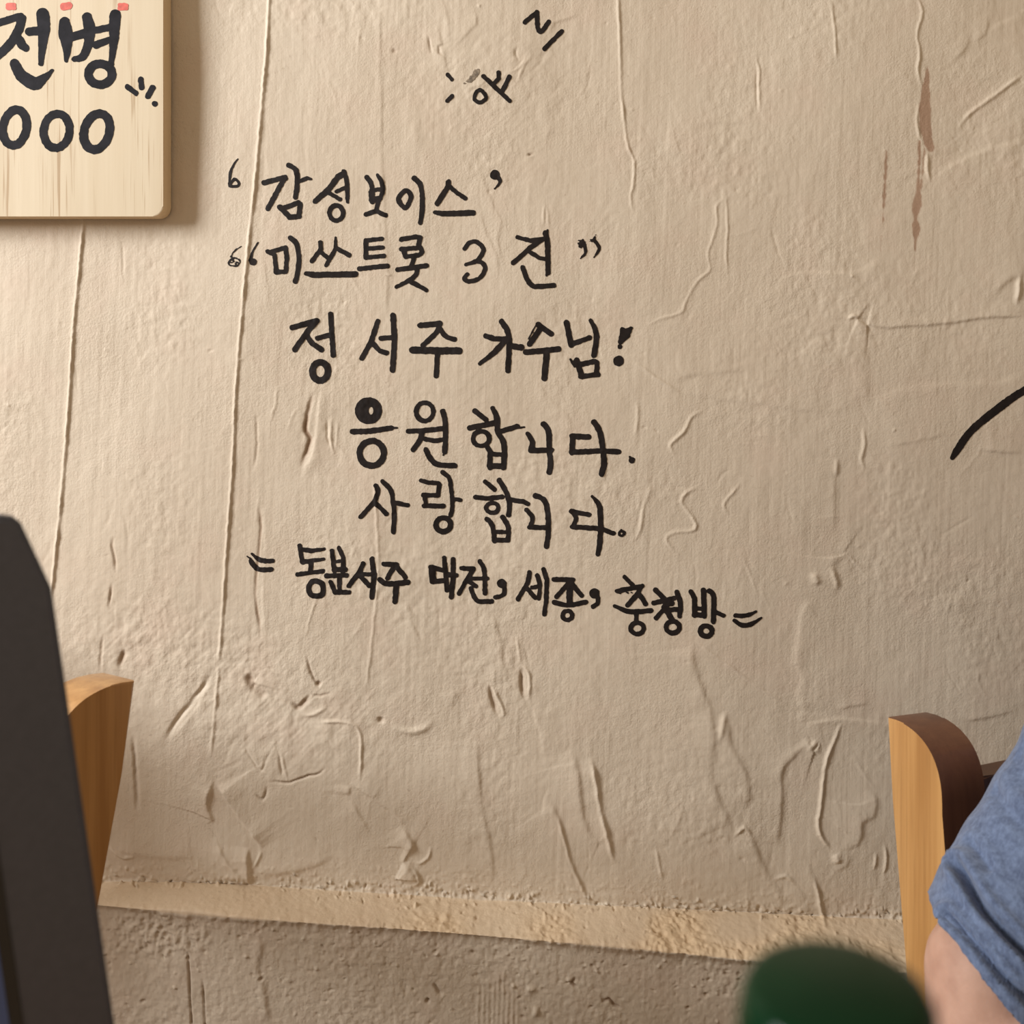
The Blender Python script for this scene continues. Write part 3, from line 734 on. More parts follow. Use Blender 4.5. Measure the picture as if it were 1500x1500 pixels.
def ink(name, strokes, org, k, mat, parent, mapper, cell=0.9, seed=0, hole=None):
    segs = []
    for q, dry in strokes:
        q = [(org[0] + p[0] * k, org[1] + p[1] * k, p[2] * k * 0.5) for p in q]
        for a, b in zip(q, q[1:]): segs.append((a, b, dry))
    pad = 3
    x0 = min(min(a[0] - a[2], b[0] - b[2]) for a, b, _ in segs) - pad; x1 = max(max(a[0] + a[2], b[0] + b[2]) for a, b, _ in segs) + pad
    y0 = min(min(a[1] - a[2], b[1] - b[2]) for a, b, _ in segs) - pad; y1 = max(max(a[1] + a[2], b[1] + b[2]) for a, b, _ in segs) + pad
    gx = np.arange(x0, x1 + cell, cell); gy = np.arange(y0, y1 + cell, cell)
    GX, GY = np.meshgrid(gx, gy)
    F_ = np.full(GX.shape, 1e9)
    for a, b, dry in segs:
        dx, dy = b[0] - a[0], b[1] - a[1]; l2 = dx * dx + dy * dy + 1e-12
        t = np.clip(((GX - a[0]) * dx + (GY - a[1]) * dy) / l2, 0, 1)
        d = np.hypot(GX - a[0] - t * dx, GY - a[1] - t * dy) - (a[2] + t * (b[2] - a[2]))
        if dry: d = d + dry * np.clip(vnoise(GX / 2.2, GY / 2.2, 91 + seed) + 0.2, 0, 1) * 3.0
        F_ = np.minimum(F_, d)
    F_ = F_ - 0.35 + 0.45 * vnoise(GX / 3.5, GY / 3.5, 81 + seed) + 0.25 * vnoise(GX / 9, GY / 9, 82 + seed)
    if hole:
        hx, hy, hr1, hr2 = org[0] + hole[0] * k, org[1] + hole[1] * k, hole[2] * k, hole[3] * k
        F_ = np.maximum(F_, 1.5 - np.hypot((GX - hx) / hr1, (GY - hy) / hr2) * 1.5)
    ins = F_ < 0
    verts = []; faces = []; vid = {}
    def corner(i, j):
        key = (i, j)
        if key not in vid:
            vid[key] = len(verts); verts.append((gx[j], gy[i]))
        return vid[key]
    def edge(i, j, i2, j2):
        if (i2, j2) < (i, j): i, j, i2, j2 = i2, j2, i, j
        key = (i, j, i2, j2)
        if key not in vid:
            f0, f1 = F_[i, j], F_[i2, j2]
            t = min(0.98, max(0.02, f0 / (f0 - f1)))
            vid[key] = len(verts); verts.append((gx[j] + (gx[j2] - gx[j]) * t, gy[i] + (gy[i2] - gy[i]) * t))
        return vid[key]
    any_in = ins[:-1, :-1] | ins[1:, :-1] | ins[1:, 1:] | ins[:-1, 1:]
    for i, j in zip(*np.nonzero(any_in)):
        cs = [(i, j), (i + 1, j), (i + 1, j + 1), (i, j + 1)]
        st = [ins[c] for c in cs]
        poly = []
        for n in range(4):
            a, b = cs[n], cs[(n + 1) % 4]
            if st[n]: poly.append(corner(*a))
            if st[n] != st[(n + 1) % 4]: poly.append(edge(a[0], a[1], b[0], b[1]))
        if len(poly) >= 3: faces.append(poly)
    V = np.array(verts)
    me = bpy.data.meshes.new(name)
    me.from_pydata(mapper(V[:, 0], V[:, 1]).tolist(), [], faces)
    me.update()
    return link(name, me, mat, parent, True)

k16, k18, k17 = 0.16, 280 / 1500, 260 / 1500
A_, B_, C_ = (320, 220), (520, 220), (700, 220)
D_, E_ = (400, 440), (660, 440)
F_o, G_o = (500, 680), (680, 680)
H_o, I_o, J_o, K_o = (340, 780), (600, 800), (860, 810), (620, 0)
WRITING = [
 # line 1
 ('written_mark', 'thin opening quotation mark', A_, k16, 22, 's 182,82,9 142,138,12 112,215,20 106,310,22;c 108,322 150,268 190,298 184,328 125,334'),
 ('written_syllable', 'black brushed syllable 감', A_, k16, 42, 'l 420,300 612,250 455,538 w44;l 612,250 618,262;s 645,138 705,175 722,240 722,330 708,432;l 735,290 810,258 848,266,22 w34;l 565,522 655,615 742,608 w45;l 580,540 735,482 750,492 740,600 w42'),
 ('written_syllable', 'black brushed syllable 성', A_, k16, 40, 'l 1140,220 1095,245 1000,370 888,468 w50;l 1010,390 1112,450 w36;s 1150,195 1172,280 1180,380 1180,475,26 w38;l 1080,380 1170,338 w32;o 1080,575,62,70 w38'),
 ('written_syllable', 'black brushed syllable 보', B_, k16, 40, 's 108,250 150,310 160,400 165,470;s 205,228,26 245,290 256,370 228,450 w38;l 150,365 245,360 w36;l 150,452 232,440 w46;l 148,390 160,470 w50;l 215,440 195,560 w38;l 100,588 195,558 280,596 w40'),
 ('written_syllable', 'black brushed syllable 이', B_, k16, 44, 'c 480,372 514,430 462,526 398,452 440,385 w42;s 540,255 600,320 616,450 612,560 598,665'),
 ('written_syllable', 'black brushed syllable 스', B_, k16, 42, 'l 855,292 852,332 752,490 w46;l 870,335 930,388 1010,440 w38;l 735,568,36 800,582 1080,572 w48'),
 ('written_mark', 'closing quotation mark with a round head', B_, k16, 30, 'f 1280,225 w84;s 1300,240,40 1328,290,28 1278,352,10'),
 # line 2
 ('written_mark', 'pale scribbled opening quotation mark', A_, k16, 14, 's 218,884,8 155,925,12 120,985,14 d0.5;c 108,1022 150,988 208,1020 170,1062 110,1052 w17 d0.3;l 125,1030 185,1030 w16 d0.8;l 135,1005 175,1055 w14 d0.6'),
 ('written_mark', 'opening quotation mark with a solid foot', A_, k16, 22, 's 368,848,9 322,930,18 300,1010,28;f 325,1026 w62'),
 ('written_syllable', 'black brushed syllable 미', A_, k16, 42, 'l 458,928 520,962 535,1110 w38;l 490,932 618,896 632,1000 622,1112 530,1118 w40;s 660,805 720,860 740,980 730,1120 708,1205'),
 ('written_syllable', 'black brushed syllable 쓰 with a long underline', A_, k16, 37, 'l 936,846 940,905 858,1016;l 935,932 1000,985;l 1072,800,18 1074,902 988,1052;l 1088,902 1196,960 w40;l 805,1130,36 865,1142 1252,1136 w52'),
 ('written_syllable', 'black brushed syllable 트', B_, k16, 38, 'l 100,826 245,812;l 98,826 100,985 w40;l 110,902 255,890;l 105,982 265,968;l 40,1086 298,1058 w42'),
 ('written_syllable', 'black brushed syllable 롯', B_, k16, 39, 'l 422,816 560,792 598,800 576,892;l 424,906 600,892 612,932 590,956 460,976;l 445,915 462,972 w42;l 540,978 515,1062;l 388,1092 655,1058 w42;s 572,1072 556,1140 490,1195 375,1252,28;l 490,1196 560,1230 652,1282,34 w42'),
 ('written_syllable', 'black brushed numeral 3', B_, k16, 38, 's 1004,902 1042,850 1110,840 1176,900 1152,970 1100,1020 1012,1046,26;s 1100,1016 1160,1030 1190,1085 1140,1170 1050,1200 1000,1176 1026,1135'),
 ('written_syllable', 'black brushed syllable 진', C_, k16, 42, 'l 360,796 480,828 592,812 w38;l 590,815 480,892 430,940 322,1032;l 470,930 560,985 640,1002 w36;l 618,755 638,850 642,1120 w46;l 636,730,16 628,1148,12;s 412,1076 450,1180 500,1240 570,1246 694,1236'),
 ('written_mark', 'speckled closing quotation mark', C_, k16, 26, 'f 950,856 w84 d1.2;s 972,860,34 985,935,24 938,992,8'),
 ('written_mark', 'hooked closing quotation mark', C_, k16, 26, 'l 1080,785 1060,830 1030,825 w24 d0.8;s 1068,828,26 1112,900,26 1064,980,10'),
 # line 3
 ('written_syllable', 'black brushed syllable 정', D_, k18, 41, 'l 150,212 230,192 340,158;l 345,160 280,232 172,385;l 265,282 310,340 378,388;l 450,108 470,430 w38;l 345,298 455,268 w36;o 370,558,62,72 w50'),
 ('written_syllable', 'black brushed syllable 서', D_, k18, 38, 'l 820,165 770,322 694,455;s 778,330 828,390 888,412 w36;l 940,118 952,300 938,545 w42;l 845,298 945,290 w35'),
 ('written_syllable', 'black brushed syllable 주', D_, k18, 42, 'l 1152,196 1308,182;s 1305,182 1282,250 1175,352 w38;s 1298,208 1356,282 1424,306 w36;l 1096,390 1300,395 1460,396 w54;l 1290,400 1280,590 w40'),
 ('written_syllable', 'black brushed syllable 가', E_, k18, 42, 'l 275,280 345,302 450,302 w40;s 432,310 345,405 228,498,24;s 400,165 445,240 460,330 450,550;l 470,358 555,370 w46'),
 ('written_syllable', 'black brushed syllable 수', E_, k18, 42, 'l 686,190 708,212 622,342 w42;l 704,202 790,262 w40;l 672,188 612,302 w10;l 592,406 720,396 848,382;l 755,400 736,610 w46'),
 ('written_syllable', 'black brushed syllable 님', E_, k18, 42, 'l 910,175 945,350;l 945,345 1090,292 w38;s 1100,158,30 1145,270 1126,430;l 988,470 1030,598;l 940,462 975,518 w16;l 1005,506 1132,478 1150,492 1146,575 w38;l 1022,598 1156,582 w38'),
 ('written_mark', 'heavy exclamation mark', E_, k18, 60, 'l 1415,220,30 1370,265,85 1335,325,40;l 1352,230 1345,300 w40;f 1328,362 w34;f 1318,476 w80'),
 # line 4
 ('written_syllable', 'black brushed syllable 응 with a filled circle', D_, k18, 40, 'f 748,865 w208;l 622,1030 760,1026 925,1002;l 945,1002 970,1000 w12;o 775,1200,96,98 w46', (768, 866, 18, 30)),
 ('written_syllable', 'black brushed syllable 원', D_, k18, 40, 'o 1190,874,68,72 w34;l 1062,1027 1180,1022 1350,1004 w36;s 1168,1040 1150,1100 1098,1172;s 1192,1088 1260,1102 1345,1092 w34;s 1330,870 1350,960 1352,1080 1346,1190;l 1334,1215 1346,1190 w14;s 1198,1172 1240,1250 1290,1288 1424,1298'),
 ('written_syllable', 'black brushed syllable 합 after the circle syllables', E_, k18, 42, 'l 190,868 276,935 w38;l 150,1000 350,962 w40;o 240,1085,65,58 w34;s 330,845,30 362,920 370,1030 410,1100 422,1180 415,1312;l 400,1026 525,990 w38;l 540,1000 575,995 w14;l 280,1140 310,1190 308,1312 w40;l 310,1206 410,1212 w34;l 305,1300 415,1300 w44'),
 ('written_syllable', 'black brushed syllable 니 on the fourth line', E_, k18, 42, 's 605,1045,30 640,1110 630,1175;l 630,1178 790,1175 w40;s 728,970 768,1030 775,1180 786,1280 774,1346'),
 ('written_syllable', 'black brushed syllable 다 on the fourth line', E_, k18, 43, 'l 955,1066 1080,1072;l 960,1066 952,1192;l 955,1190 1180,1180 1320,1188 w40;s 1125,956 1175,1040 1195,1180 1204,1280 1184,1362'),
 ('written_mark', 'full stop ending the fourth line', E_, k18, 46, 'f 1422,1252 w46;l 1408,1228 1420,1245 w18'),
 # line 5
 ('written_syllable', 'black brushed syllable 사', F_o, k16, 40, 's 318,195 336,250 300,345 180,480;l 310,350 414,452;s 378,155 450,232 475,340 485,480 478,620;l 490,350 610,375 w38'),
 ('written_syllable', 'black brushed syllable 랑', F_o, k16, 38, 'l 732,150 800,168 880,172 896,190 884,286;l 750,282 880,286;l 762,290 776,382 w38;l 756,380 932,384 w40;s 925,75 985,130 1005,240 1015,380 1000,470;l 1015,320 1090,330 w34;o 932,556,68,64 w46'),
 ('written_syllable', 'black brushed syllable 합 on the fifth line', G_o, k17, 38, 'l 175,148 256,216 w34;l 95,280 200,292 320,276;o 236,370,52,42 w34;s 295,138 350,230 380,330 375,430 w40;l 380,300 500,315 538,336 w38;s 190,465 236,522 256,650;s 325,450 370,530 370,640 w40;l 250,572 370,576 w32;l 252,642 370,642 w38'),
 ('written_syllable', 'black brushed syllable 니 on the fifth line', G_o, k17, 40, 's 525,385 576,450 554,535 w36;l 550,532 700,536;s 602,265 680,310 706,420 710,580 694,694 w42'),
 ('written_syllable', 'black brushed syllable 다 on the fifth line', G_o, k17, 38, 'l 905,396 1055,425;s 908,400 945,452 915,526 w34;l 912,528 1150,540 1260,582;s 1080,270,20 1140,350 1152,500 1146,650 1128,755 w42'),
 ('written_mark', 'tiny looped full stop', G_o, k17, 18, 'c 1320,562 1356,575 1330,602 1308,588;l 1325,548 1335,570 w12'),
 # signature line
 ('written_mark', 'leaning equals sign before the signature', H_o, k18, 34, 's 155,165,14 215,212 270,222 318,220 w34;s 150,225 205,285 310,288 w36;l 120,186 150,205 w10'),
 ('written_syllable', 'small brushed syllable 동', H_o, k18, 36, 'l 532,104 552,230;l 545,132 620,142 725,128,22;l 552,230 720,206,26;l 625,225 615,310;l 516,326 715,300 w32;c 640,378 708,400 712,482 632,488 604,430 w40'),
 ('written_syllable', 'small brushed syllable 분', H_o, k18, 34, 'l 785,142 806,300;s 840,120 875,200 870,300;l 800,228 870,220 w24;l 800,288 890,286 w36;l 742,336 900,334;l 845,340 845,440;l 776,386 812,466 920,466'),
 ('written_syllable', 'small brushed syllable 서', H_o, k18, 35, 'l 1030,242 1000,312 918,415;l 1000,332 1080,415;l 1100,206 1116,330 1100,505 w38;l 1020,325 1100,325 w28'),
 ('written_syllable', 'small brushed syllable 주', H_o, k18, 35, 'l 1190,246 1290,250;l 1280,256 1220,356;l 1290,266 1360,350;s 1160,366 1220,400 1380,390 w40;l 1290,400 1280,540 w42'),
 ('written_syllable', 'small brushed syllable 대', I_o, k18, 36, 'l 165,166 260,190;l 176,172 182,275 w50;l 180,280 280,272;l 270,95 292,350 w34;l 340,105 342,250 325,400;l 300,226 365,230 w34'),
 ('written_syllable', 'small brushed syllable 전', I_o, k18, 34, 'l 406,176 500,180;l 500,185 432,290 388,372;l 450,272 520,316;s 550,120 585,200 590,370;l 490,256 610,256 w28;s 480,332 510,410 550,436 645,436'),
 ('written_mark', 'comma after the second place name', I_o, k18, 32, 'f 722,296 w70;s 742,312 736,380 674,405'),
 ('written_syllable', 'small brushed syllable 세', I_o, k18, 34, 'l 940,206 930,282 850,416;l 920,332 985,406;s 1000,225 1022,310 1012,412 w30;l 960,326 1010,318 w28;l 1050,182 1076,260 1072,420 1058,536'),
 ('written_syllable', 'small brushed syllable 종', I_o, k18, 36, 'l 1132,260 1282,262;l 1272,266 1220,322 1154,396;l 1270,290 1350,386;l 1255,310 1255,450 w48;s 1136,440 1240,462 1380,436;o 1238,542,38,36 w32'),
 ('written_mark', 'comma before the last place name', I_o, k18, 34, 'f 1450,368 w78;s 1472,382 1476,440 1440,470'),
 ('written_syllable', 'small brushed syllable 충', J_o, k18, 36, 'l 295,186 356,250 w32;l 236,296 330,276 430,256;l 235,312 350,308 w12 d0.9;l 420,260 400,312 316,405;l 408,320 456,394;s 215,412,24 330,455 500,448 w36;l 385,460 385,532 w34;o 392,586,50,44 w34'),
 ('written_syllable', 'small brushed syllable 청', J_o, k18, 36, 'l 534,286 600,350;l 520,388 678,350;l 600,372 660,390 w46;l 650,382 538,506 w32;l 602,420 660,512 w40;s 700,302 730,390 722,490;l 640,440 720,436 w36;o 670,576,52,46 w36'),
 ('written_syllable', 'small brushed syllable 방', J_o, k18, 38, 'l 812,300 840,350 840,485;l 910,286 916,490;l 840,432 910,428 w30;l 840,480 915,482;s 955,292 990,340 986,530;l 1000,456 1066,486 w32;o 930,606,46,42 w38'),
 ('written_mark', 'smiling equals sign after the signature', J_o, k18, 32, 's 1160,485 1240,486 1322,456,18;s 1150,522,26 1220,562,36 1300,546 1362,504,14'),
 # stray marks on top and at the right edge
 ('written_mark', 'tilted zigzag mark at the top', K_o, k16, 38, 'l 930,204 1040,112 1046,250;s 1046,245 1060,285 1092,278 1150,198'),
 ('written_mark', 'short slanting stroke at the top', K_o, k16, 38, 'l 1268,282 1106,444'),
 ('written_mark', 'sideways forked letter near the top', K_o, k16, 36, 'l 548,698 650,792 792,924 w38;l 690,666 690,720 642,772;l 788,706 720,840 w40'),
 ('written_mark', 'small broken circle near the top', K_o, k16, 32, 'c 530,828 576,895 520,938 468,905 490,842'),
 ('written_mark', 'upper tick left of the broken circle', K_o, k16, 32, 'l 222,682 262,728'),
 ('written_mark', 'lower tick left of the broken circle', K_o, k16, 34, 'l 265,876 218,922'),
 ('written_mark', 'thick black arc running off the right edge', (900, 500), 0.4, 27, 's 1238,425,18 1260,390,26 1310,322,27 1420,232,28 1500,178,26 1580,150,24 1680,120,20'),
]
for i, row in enumerate(WRITING):
    nm, lab, org, k, dw, spec = row[:6]
    o = ink(nm, parse(spec, dw), org, k, M['ink'], wall, on_wall, 0.9, i, row[6] if len(row) > 6 else None)
    o['label'] = lab
o = ink('ink_smudge', parse('l 492,650,50 470,690,60 430,735,40 362,770,10 d0.7', 40), K_o, k16, M['smudge'], wall, on_wall, 0.9, 77)
o['label'] = 'worn grey smudge of ink'

# floor
bm = bmesh.new()
bevelled_box(bm, (0.0, -0.2, -0.02), (4.6, 2.7, 0.04), 0.0)
fl = from_bm('floor', bm, M['floor'])
tag(fl, 'brown restaurant floor', kind='structure')

# ------------------------------------------------------------------ wooden menu board
TB = 0.022                      # board thickness
yb = D - 0.0025 - TB            # front face distance
def bp(px, py): return P(px, py, yb)
right, bottom = bp(239, 300).x, bp(100, 317).z
left, top = right - 0.42, bottom + 0.62
board = empty('menu_board', ((left + right) / 2, D - 0.003, bottom))
tag(board, 'pale pine menu board with black brush lettering hanging on the wall', 'menu board')
def rounded_rect(x0, z0, x1, z1, r, n=6):
    pts = []
    for cx, cz, a0 in ((x1 - r, z0 + r, -90), (x1 - r, z1 - r, 0), (x0 + r, z1 - r, 90), (x0 + r, z0 + r, 180)):
        for k in range(n + 1):
            a = math.radians(a0 + 90 * k / n)
            pts.append((cx + r * math.cos(a), cz + r * math.sin(a)))
    return pts
bm = bmesh.new()
prism(bm, rounded_rect(left, bottom, right, top, 0.011), yb, yb + TB, 0.0012, 2, axis='y')
bo = from_bm('board', bm, M['pine'])
bo.data.materials.append(M['pine_edge'])
for p in bo.data.polygons:
    if abs(p.normal.y) < 0.35: p.material_index = 1
bo.parent = board; bo.matrix_parent_inverse = board.matrix_basis.inverted()
bm = bmesh.new()
bevelled_box(bm, ((left + right) / 2, yb + TB + 0.002, top - 0.06), (0.05, 0.006, 0.03), 0.001)
h = from_bm('hanger', bm, M['black']); h.parent = board; h.matrix_parent_inverse = board.matrix_basis.inverted()
def on_board(px, py):
    return np.stack([(px - PX0) / F * yb, np.full_like(px, yb - 0.0003), ZC + (PY0 - py) / F * yb], axis=-1)
kb = 300 / 1324
BW = [
 ('painted_syllable', 'brushed black syllable 전', 'board_ink', 's -60,165,40 20,140,46 120,108,44 140,112,48;s 140,115,52 122,190,56 60,290,56 -40,385,50;s 110,235,50 140,285,56 168,312,44;s 276,92,80 284,180,78 274,300,52 264,412,30;s 190,205,52 260,200,58;s 96,412,60 140,490,74 225,540,84 290,500,46 338,456,18'),
 ('painted_syllable', 'brushed black syllable 병', 'board_ink', 's 418,145,66 424,215,88 434,310,56 428,392,22;s 562,112,60 578,180,72 572,280,58 535,365,50 480,382,32;s 462,240,52 580,205,56;s 745,98,72 738,230,62 728,340,42 718,415,36;s 600,200,44 730,172,44;s 622,290,48 712,256,38;o 648,480,76,68 w54'),
 ('painted_numeral', 'brushed black numeral 0 at the left edge', 'board_ink', 'o 96,825,76,118,10 w52'),
 ('painted_numeral', 'brushed black middle numeral 0', 'board_ink', 'o 366,846,84,112,8 w50'),
 ('painted_numeral', 'brushed black last numeral 0', 'board_ink', 'o 626,850,82,120,16 w54'),
 ('painted_mark', 'short black sparkle strokes', 'board_ink', 'l 825,562 878,603 w32;l 910,512 916,566 w34;l 988,566 956,622 w34;f 1000,671 w36'),
 ('painted_mark', 'left red dab', 'red', 'l 52,32 92,32 w26;l 52,52 92,52 w26;l 58,42 86,42 w36'),
 ('painted_mark', 'middle red dab', 'red', 'l 412,42 444,38 w46'),
 ('painted_mark', 'right red dab', 'red', 'l 774,32 816,34 w24;l 774,54 816,52 w26;l 782,42 812,42 w36'),
]
for i, (nm, lab, mt, spec) in enumerate(BW):
    o = ink(nm, parse(spec, 50), (0, 0), kb, M[mt], None, on_board, 0.9, 200 + i)
    o.parent = board; o.matrix_parent_inverse = board.matrix_basis.inverted()
    o['label'] = lab

# ------------------------------------------------------------------ chairs
def make_chair(name, label, H, W=0.42, edge=None, lean=1.0):
    root = empty(name)
    tag(root, label, 'chair', 'honey wood dining chairs')
    T = 0.041
    SEAT = 0.44
    arc = [(0.012 + 0.058 * math.sin(a) ** 0.72, H - 0.055 + 0.055 * max(0.0, math.cos(a)) ** 0.72) for a in [math.radians(4.5 * k) for k in range(1, 21)]]
    arc = [(0.012, H)] + arc
    front = arc + [(0.078, H - 0.12), (0.088, H - 0.19), (0.098, H - 0.28), (0.100, SEAT), (0.078, 0.25), (0.030, 0.0)]
    back = [(-0.004, 0.0), (0.032, 0.25), (0.060, SEAT), (0.060, H - 0.30), (0.046, H - 0.22), (0.030, H - 0.15), (0.012, H - 0.07), (0.0, H - 0.002)]
    back = [(y * lean if z > SEAT else y, z) for y, z in back]
    prof = front + back
    for s in (1, -1):
        bm = bmesh.new()
        x0 = s * W / 2; x1 = s * (W / 2 - T)
        prism(bm, prof, min(x0, x1), max(x0, x1), 0.0022, 2)
        po = from_bm('back_post', bm, M['honey'], root, True)
        po.data.set_sharp_from_angle(angle=0.5)
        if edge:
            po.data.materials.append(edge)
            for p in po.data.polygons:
                if p.normal.x * s < 0.5: p.material_index = 1  # every post face but the outer one gets the darker brown
    for z0, hh, yy in ((H - 0.075, 0.062, 0.036), (H - 0.19, 0.05, 0.052), (SEAT + 0.06, 0.04, 0.078)):
        bm = bmesh.new()
        n = 10; xi = W / 2 - T + 0.004
        pts = []
        for k in range(n + 1):
            x = -xi + 2 * xi * k / n
            pts.append((x, yy - 0.012 * (1 - (x / xi) ** 2)))
        outl = [(x, y - 0.010) for x, y in pts] + [(x, y + 0.010) for x, y in reversed(pts)]
        v0 = [bm.verts.new((x, y, z0 - hh / 2)) for x, y in outl]
        v1 = [bm.verts.new((x, y, z0 + hh / 2)) for x, y in outl]
        a = bm.faces.new(v0); b = bm.faces.new(list(reversed(v1)))
        for k in range(len(outl)):
            bm.faces.new((v0[k], v0[(k + 1) % len(outl)], v1[(k + 1) % len(outl)], v1[k]))
        bmesh.ops.bevel(bm, geom=list(a.edges) + list(b.edges), offset=0.005, segments=3, affect='EDGES')
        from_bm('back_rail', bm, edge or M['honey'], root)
    bm = bmesh.new(); bevelled_box(bm, (0, 0.275, SEAT - 0.012), (W - 0.01, 0.40, 0.045), 0.012, 3); from_bm('seat', bm, M['seat'], root)
    for s in (1, -1):
        bm = bmesh.new(); bevelled_box(bm, (s * (W / 2 - 0.025), 0.44, (SEAT - 0.034) / 2), (0.036, 0.036, SEAT - 0.034), 0.004, 2); from_bm('front_leg', bm, M['honey'], root)
        bm = bmesh.new(); bevelled_box(bm, (s * (W / 2 - 0.022), 0.26, 0.385), (0.02, 0.35, 0.045), 0.003, 2); from_bm('side_apron', bm, M['honey'], root)
        bm = bmesh.new(); bevelled_box(bm, (s * (W / 2 - 0.022), 0.245, 0.16), (0.018, 0.39, 0.028), 0.003, 2); from_bm('stretcher', bm, M['honey'], root)
    bm = bmesh.new(); bevelled_box(bm, (0, 0.44, 0.385), (W - 0.08, 0.02, 0.045), 0.003, 2); from_bm('front_apron', bm, M['honey'], root)
    return root

def place_chair(root, corner_local, corner_world, facing):
    """turn the chair so that local +y looks along `facing` and its back-top corner meets the given point"""
    f = Vector((facing[0], facing[1])).normalized()
    ang = math.atan2(f.y, f.x) - math.pi / 2
    c = Matrix.Rotation(ang, 3, 'Z') @ Vector((corner_local[0], corner_local[1], 0))
    root.rotation_euler = (0, 0, ang)
    root.location = (corner_world.x - c.x, corner_world.y - c.y, 0)

th = math.radians(18)
pr = P(1300, 1047, 0.87)
chair_r = make_chair('dining_chair', 'honey wood chair with dark brown inner edges under the person in the blue shirt', pr.z, 0.48, M['dark_wood'], 0.62)
place_chair(chair_r, (0.24, 0.0), pr, (math.sin(th), -math.cos(th)))
ph = math.radians(30)
pl_ = P(198, 993, 0.80)
chair_l = make_chair('dining_chair', 'honey wood chair behind the dark grey tablet', pl_.z)
place_chair(chair_l, (-0.21, 0.0), pl_, (-math.sin(ph), -math.cos(ph)))

# ------------------------------------------------------------------ table (just below the frame) with tablet and bottle
TZ = 0.76
table = empty('dining_table', (0.0, 0.10, 0))
tag(table, 'wooden restaurant table under the green bottle and the tablet', 'table')
bm = bmesh.new(); bevelled_box(bm, (0.0, 0.0, TZ - 0.0175), (1.10, 0.66, 0.035), 0.005, 2); from_bm('table_top', bm, M['table'], table)
for sx in (-1, 1):
    for sy in (-1, 1):
        bm = bmesh.new(); bevelled_box(bm, (sx * 0.50, sy * 0.28, (TZ - 0.035) / 2), (0.05, 0.05, TZ - 0.035), 0.004, 2); from_bm('leg', bm, M['table'], table)
for sx in (-1, 1):
    bm = bmesh.new(); bevelled_box(bm, (sx * 0.50, 0, TZ - 0.065), (0.02, 0.52, 0.06), 0.003, 2); from_bm('apron', bm, M['table'], table)

# bottle
cd = 0.150
cp = P(1226, 1444, cd)
bottle = empty('bottle', (cp.x, cp.y, TZ))
tag(bottle, 'dark green glass bottle with a ridged screw cap, blurred in the foreground', 'bottle')
hb = cp.z - TZ
R = 0.0140
bm = bmesh.new()
lathe(bm, [(0, 0.002), (0.024, 0.002), (0.030, 0.0), (0.0325, 0.004), (0.033, 0.02), (0.033, hb - 0.125), (0.031, hb - 0.105), (0.025, hb - 0.078), (0.018, hb - 0.056), (0.0135, hb - 0.036), (0.0125, hb - 0.024), (0.0145, hb - 0.022), (0.0145, hb - 0.019), (0.0120, hb - 0.018), (0.0120, hb - 0.003), (0, hb - 0.003)], 48)
from_bm('glass_body', bm, M['glass'], bottle, True)
bm = bmesh.new()
prof = [(0, hb), (R * 0.82, hb), (R * 0.93, hb - 0.0006), (R, hb - 0.0024), (R * 1.0, hb - 0.0040)]
z = hb - 0.0040
for k in range(4):
    g = 1.0 + 0.028 * (k + 1)
    prof += [(R * g * 0.965, z - 0.0006), (R * g * 1.005, z - 0.0013), (R * g * 1.015, z - 0.0020), (R * g * 1.005, z - 0.0027), (R * g * 0.965, z - 0.0034)]
    z -= 0.0038
prof += [(R * 1.14, z - 0.001), (R * 1.14, z - 0.003), (R * 1.10, z - 0.0035), (R * 0.90, z - 0.0035)]
lathe(bm, prof, 72)
from_bm('screw_cap', bm, M['cap'], bottle, True)

# tablet: thick slate frame leaning back, dark bezel, navy screen
td = 0.40
e0, e1 = P(168, 1500, td), P(76, 862, td)
vdir = (e1 - e0).normalized()
udir = Vector((-0.86, -0.51, 0)); udir = (udir - vdir * udir.dot(vdir)).normalized()
ndir = udir.cross(vdir).normalized()
if ndir.y > 0: ndir = -ndir
base = e0 + vdir * ((TZ + 0.004 - e0.z) / vdir.z)
tl_len = (e1 - base).length
tab = empty('tablet', (base.x, base.y, TZ))
tag(tab, 'dark slate grey tablet with a chamfered corner, blurred at the left edge', 'tablet')
def tp(u, v, t): return base + udir * u + vdir * v - ndir * t
TWD = 0.17
def slab(name, outline, t0, t1, mat, bev):
    bm = bmesh.new()
    a = [bm.verts.new(tp(u, v, t0)) for u, v in outline]; b = [bm.verts.new(tp(u, v, t1)) for u, v in outline]
    f0 = bm.faces.new(a); f1 = bm.faces.new(list(reversed(b)))
    n = len(outline)
    for i in range(n): bm.faces.new((a[i], a[(i + 1) % n], b[(i + 1) % n], b[i]))
    if bev: bmesh.ops.bevel(bm, geom=list(f0.edges) + list(f1.edges), offset=bev, segments=3, affect='EDGES')
    o = from_bm(name, bm, mat); o.parent = tab; o.matrix_parent_inverse = Matrix.Translation((-base.x, -base.y, -TZ))
    return o
ch_u, ch_v = 0.0095, 0.030
vb = lambda u: -u * udir.z / vdir.z
outer = [(0, 0.0), (0, tl_len), (ch_u * 0.75, tl_len + ch_v * 0.9), (ch_u, tl_len + ch_v), (ch_u + 0.004, tl_len + ch_v + 0.0015), (TWD - ch_u, tl_len + ch_v + 0.0015), (TWD - ch_u * 0.5, tl_len + ch_v), (TWD, tl_len), (TWD, vb(TWD))]
slab('frame', outer, 0.0, 0.016, M['slate'], 0.002)
fr = 0.030
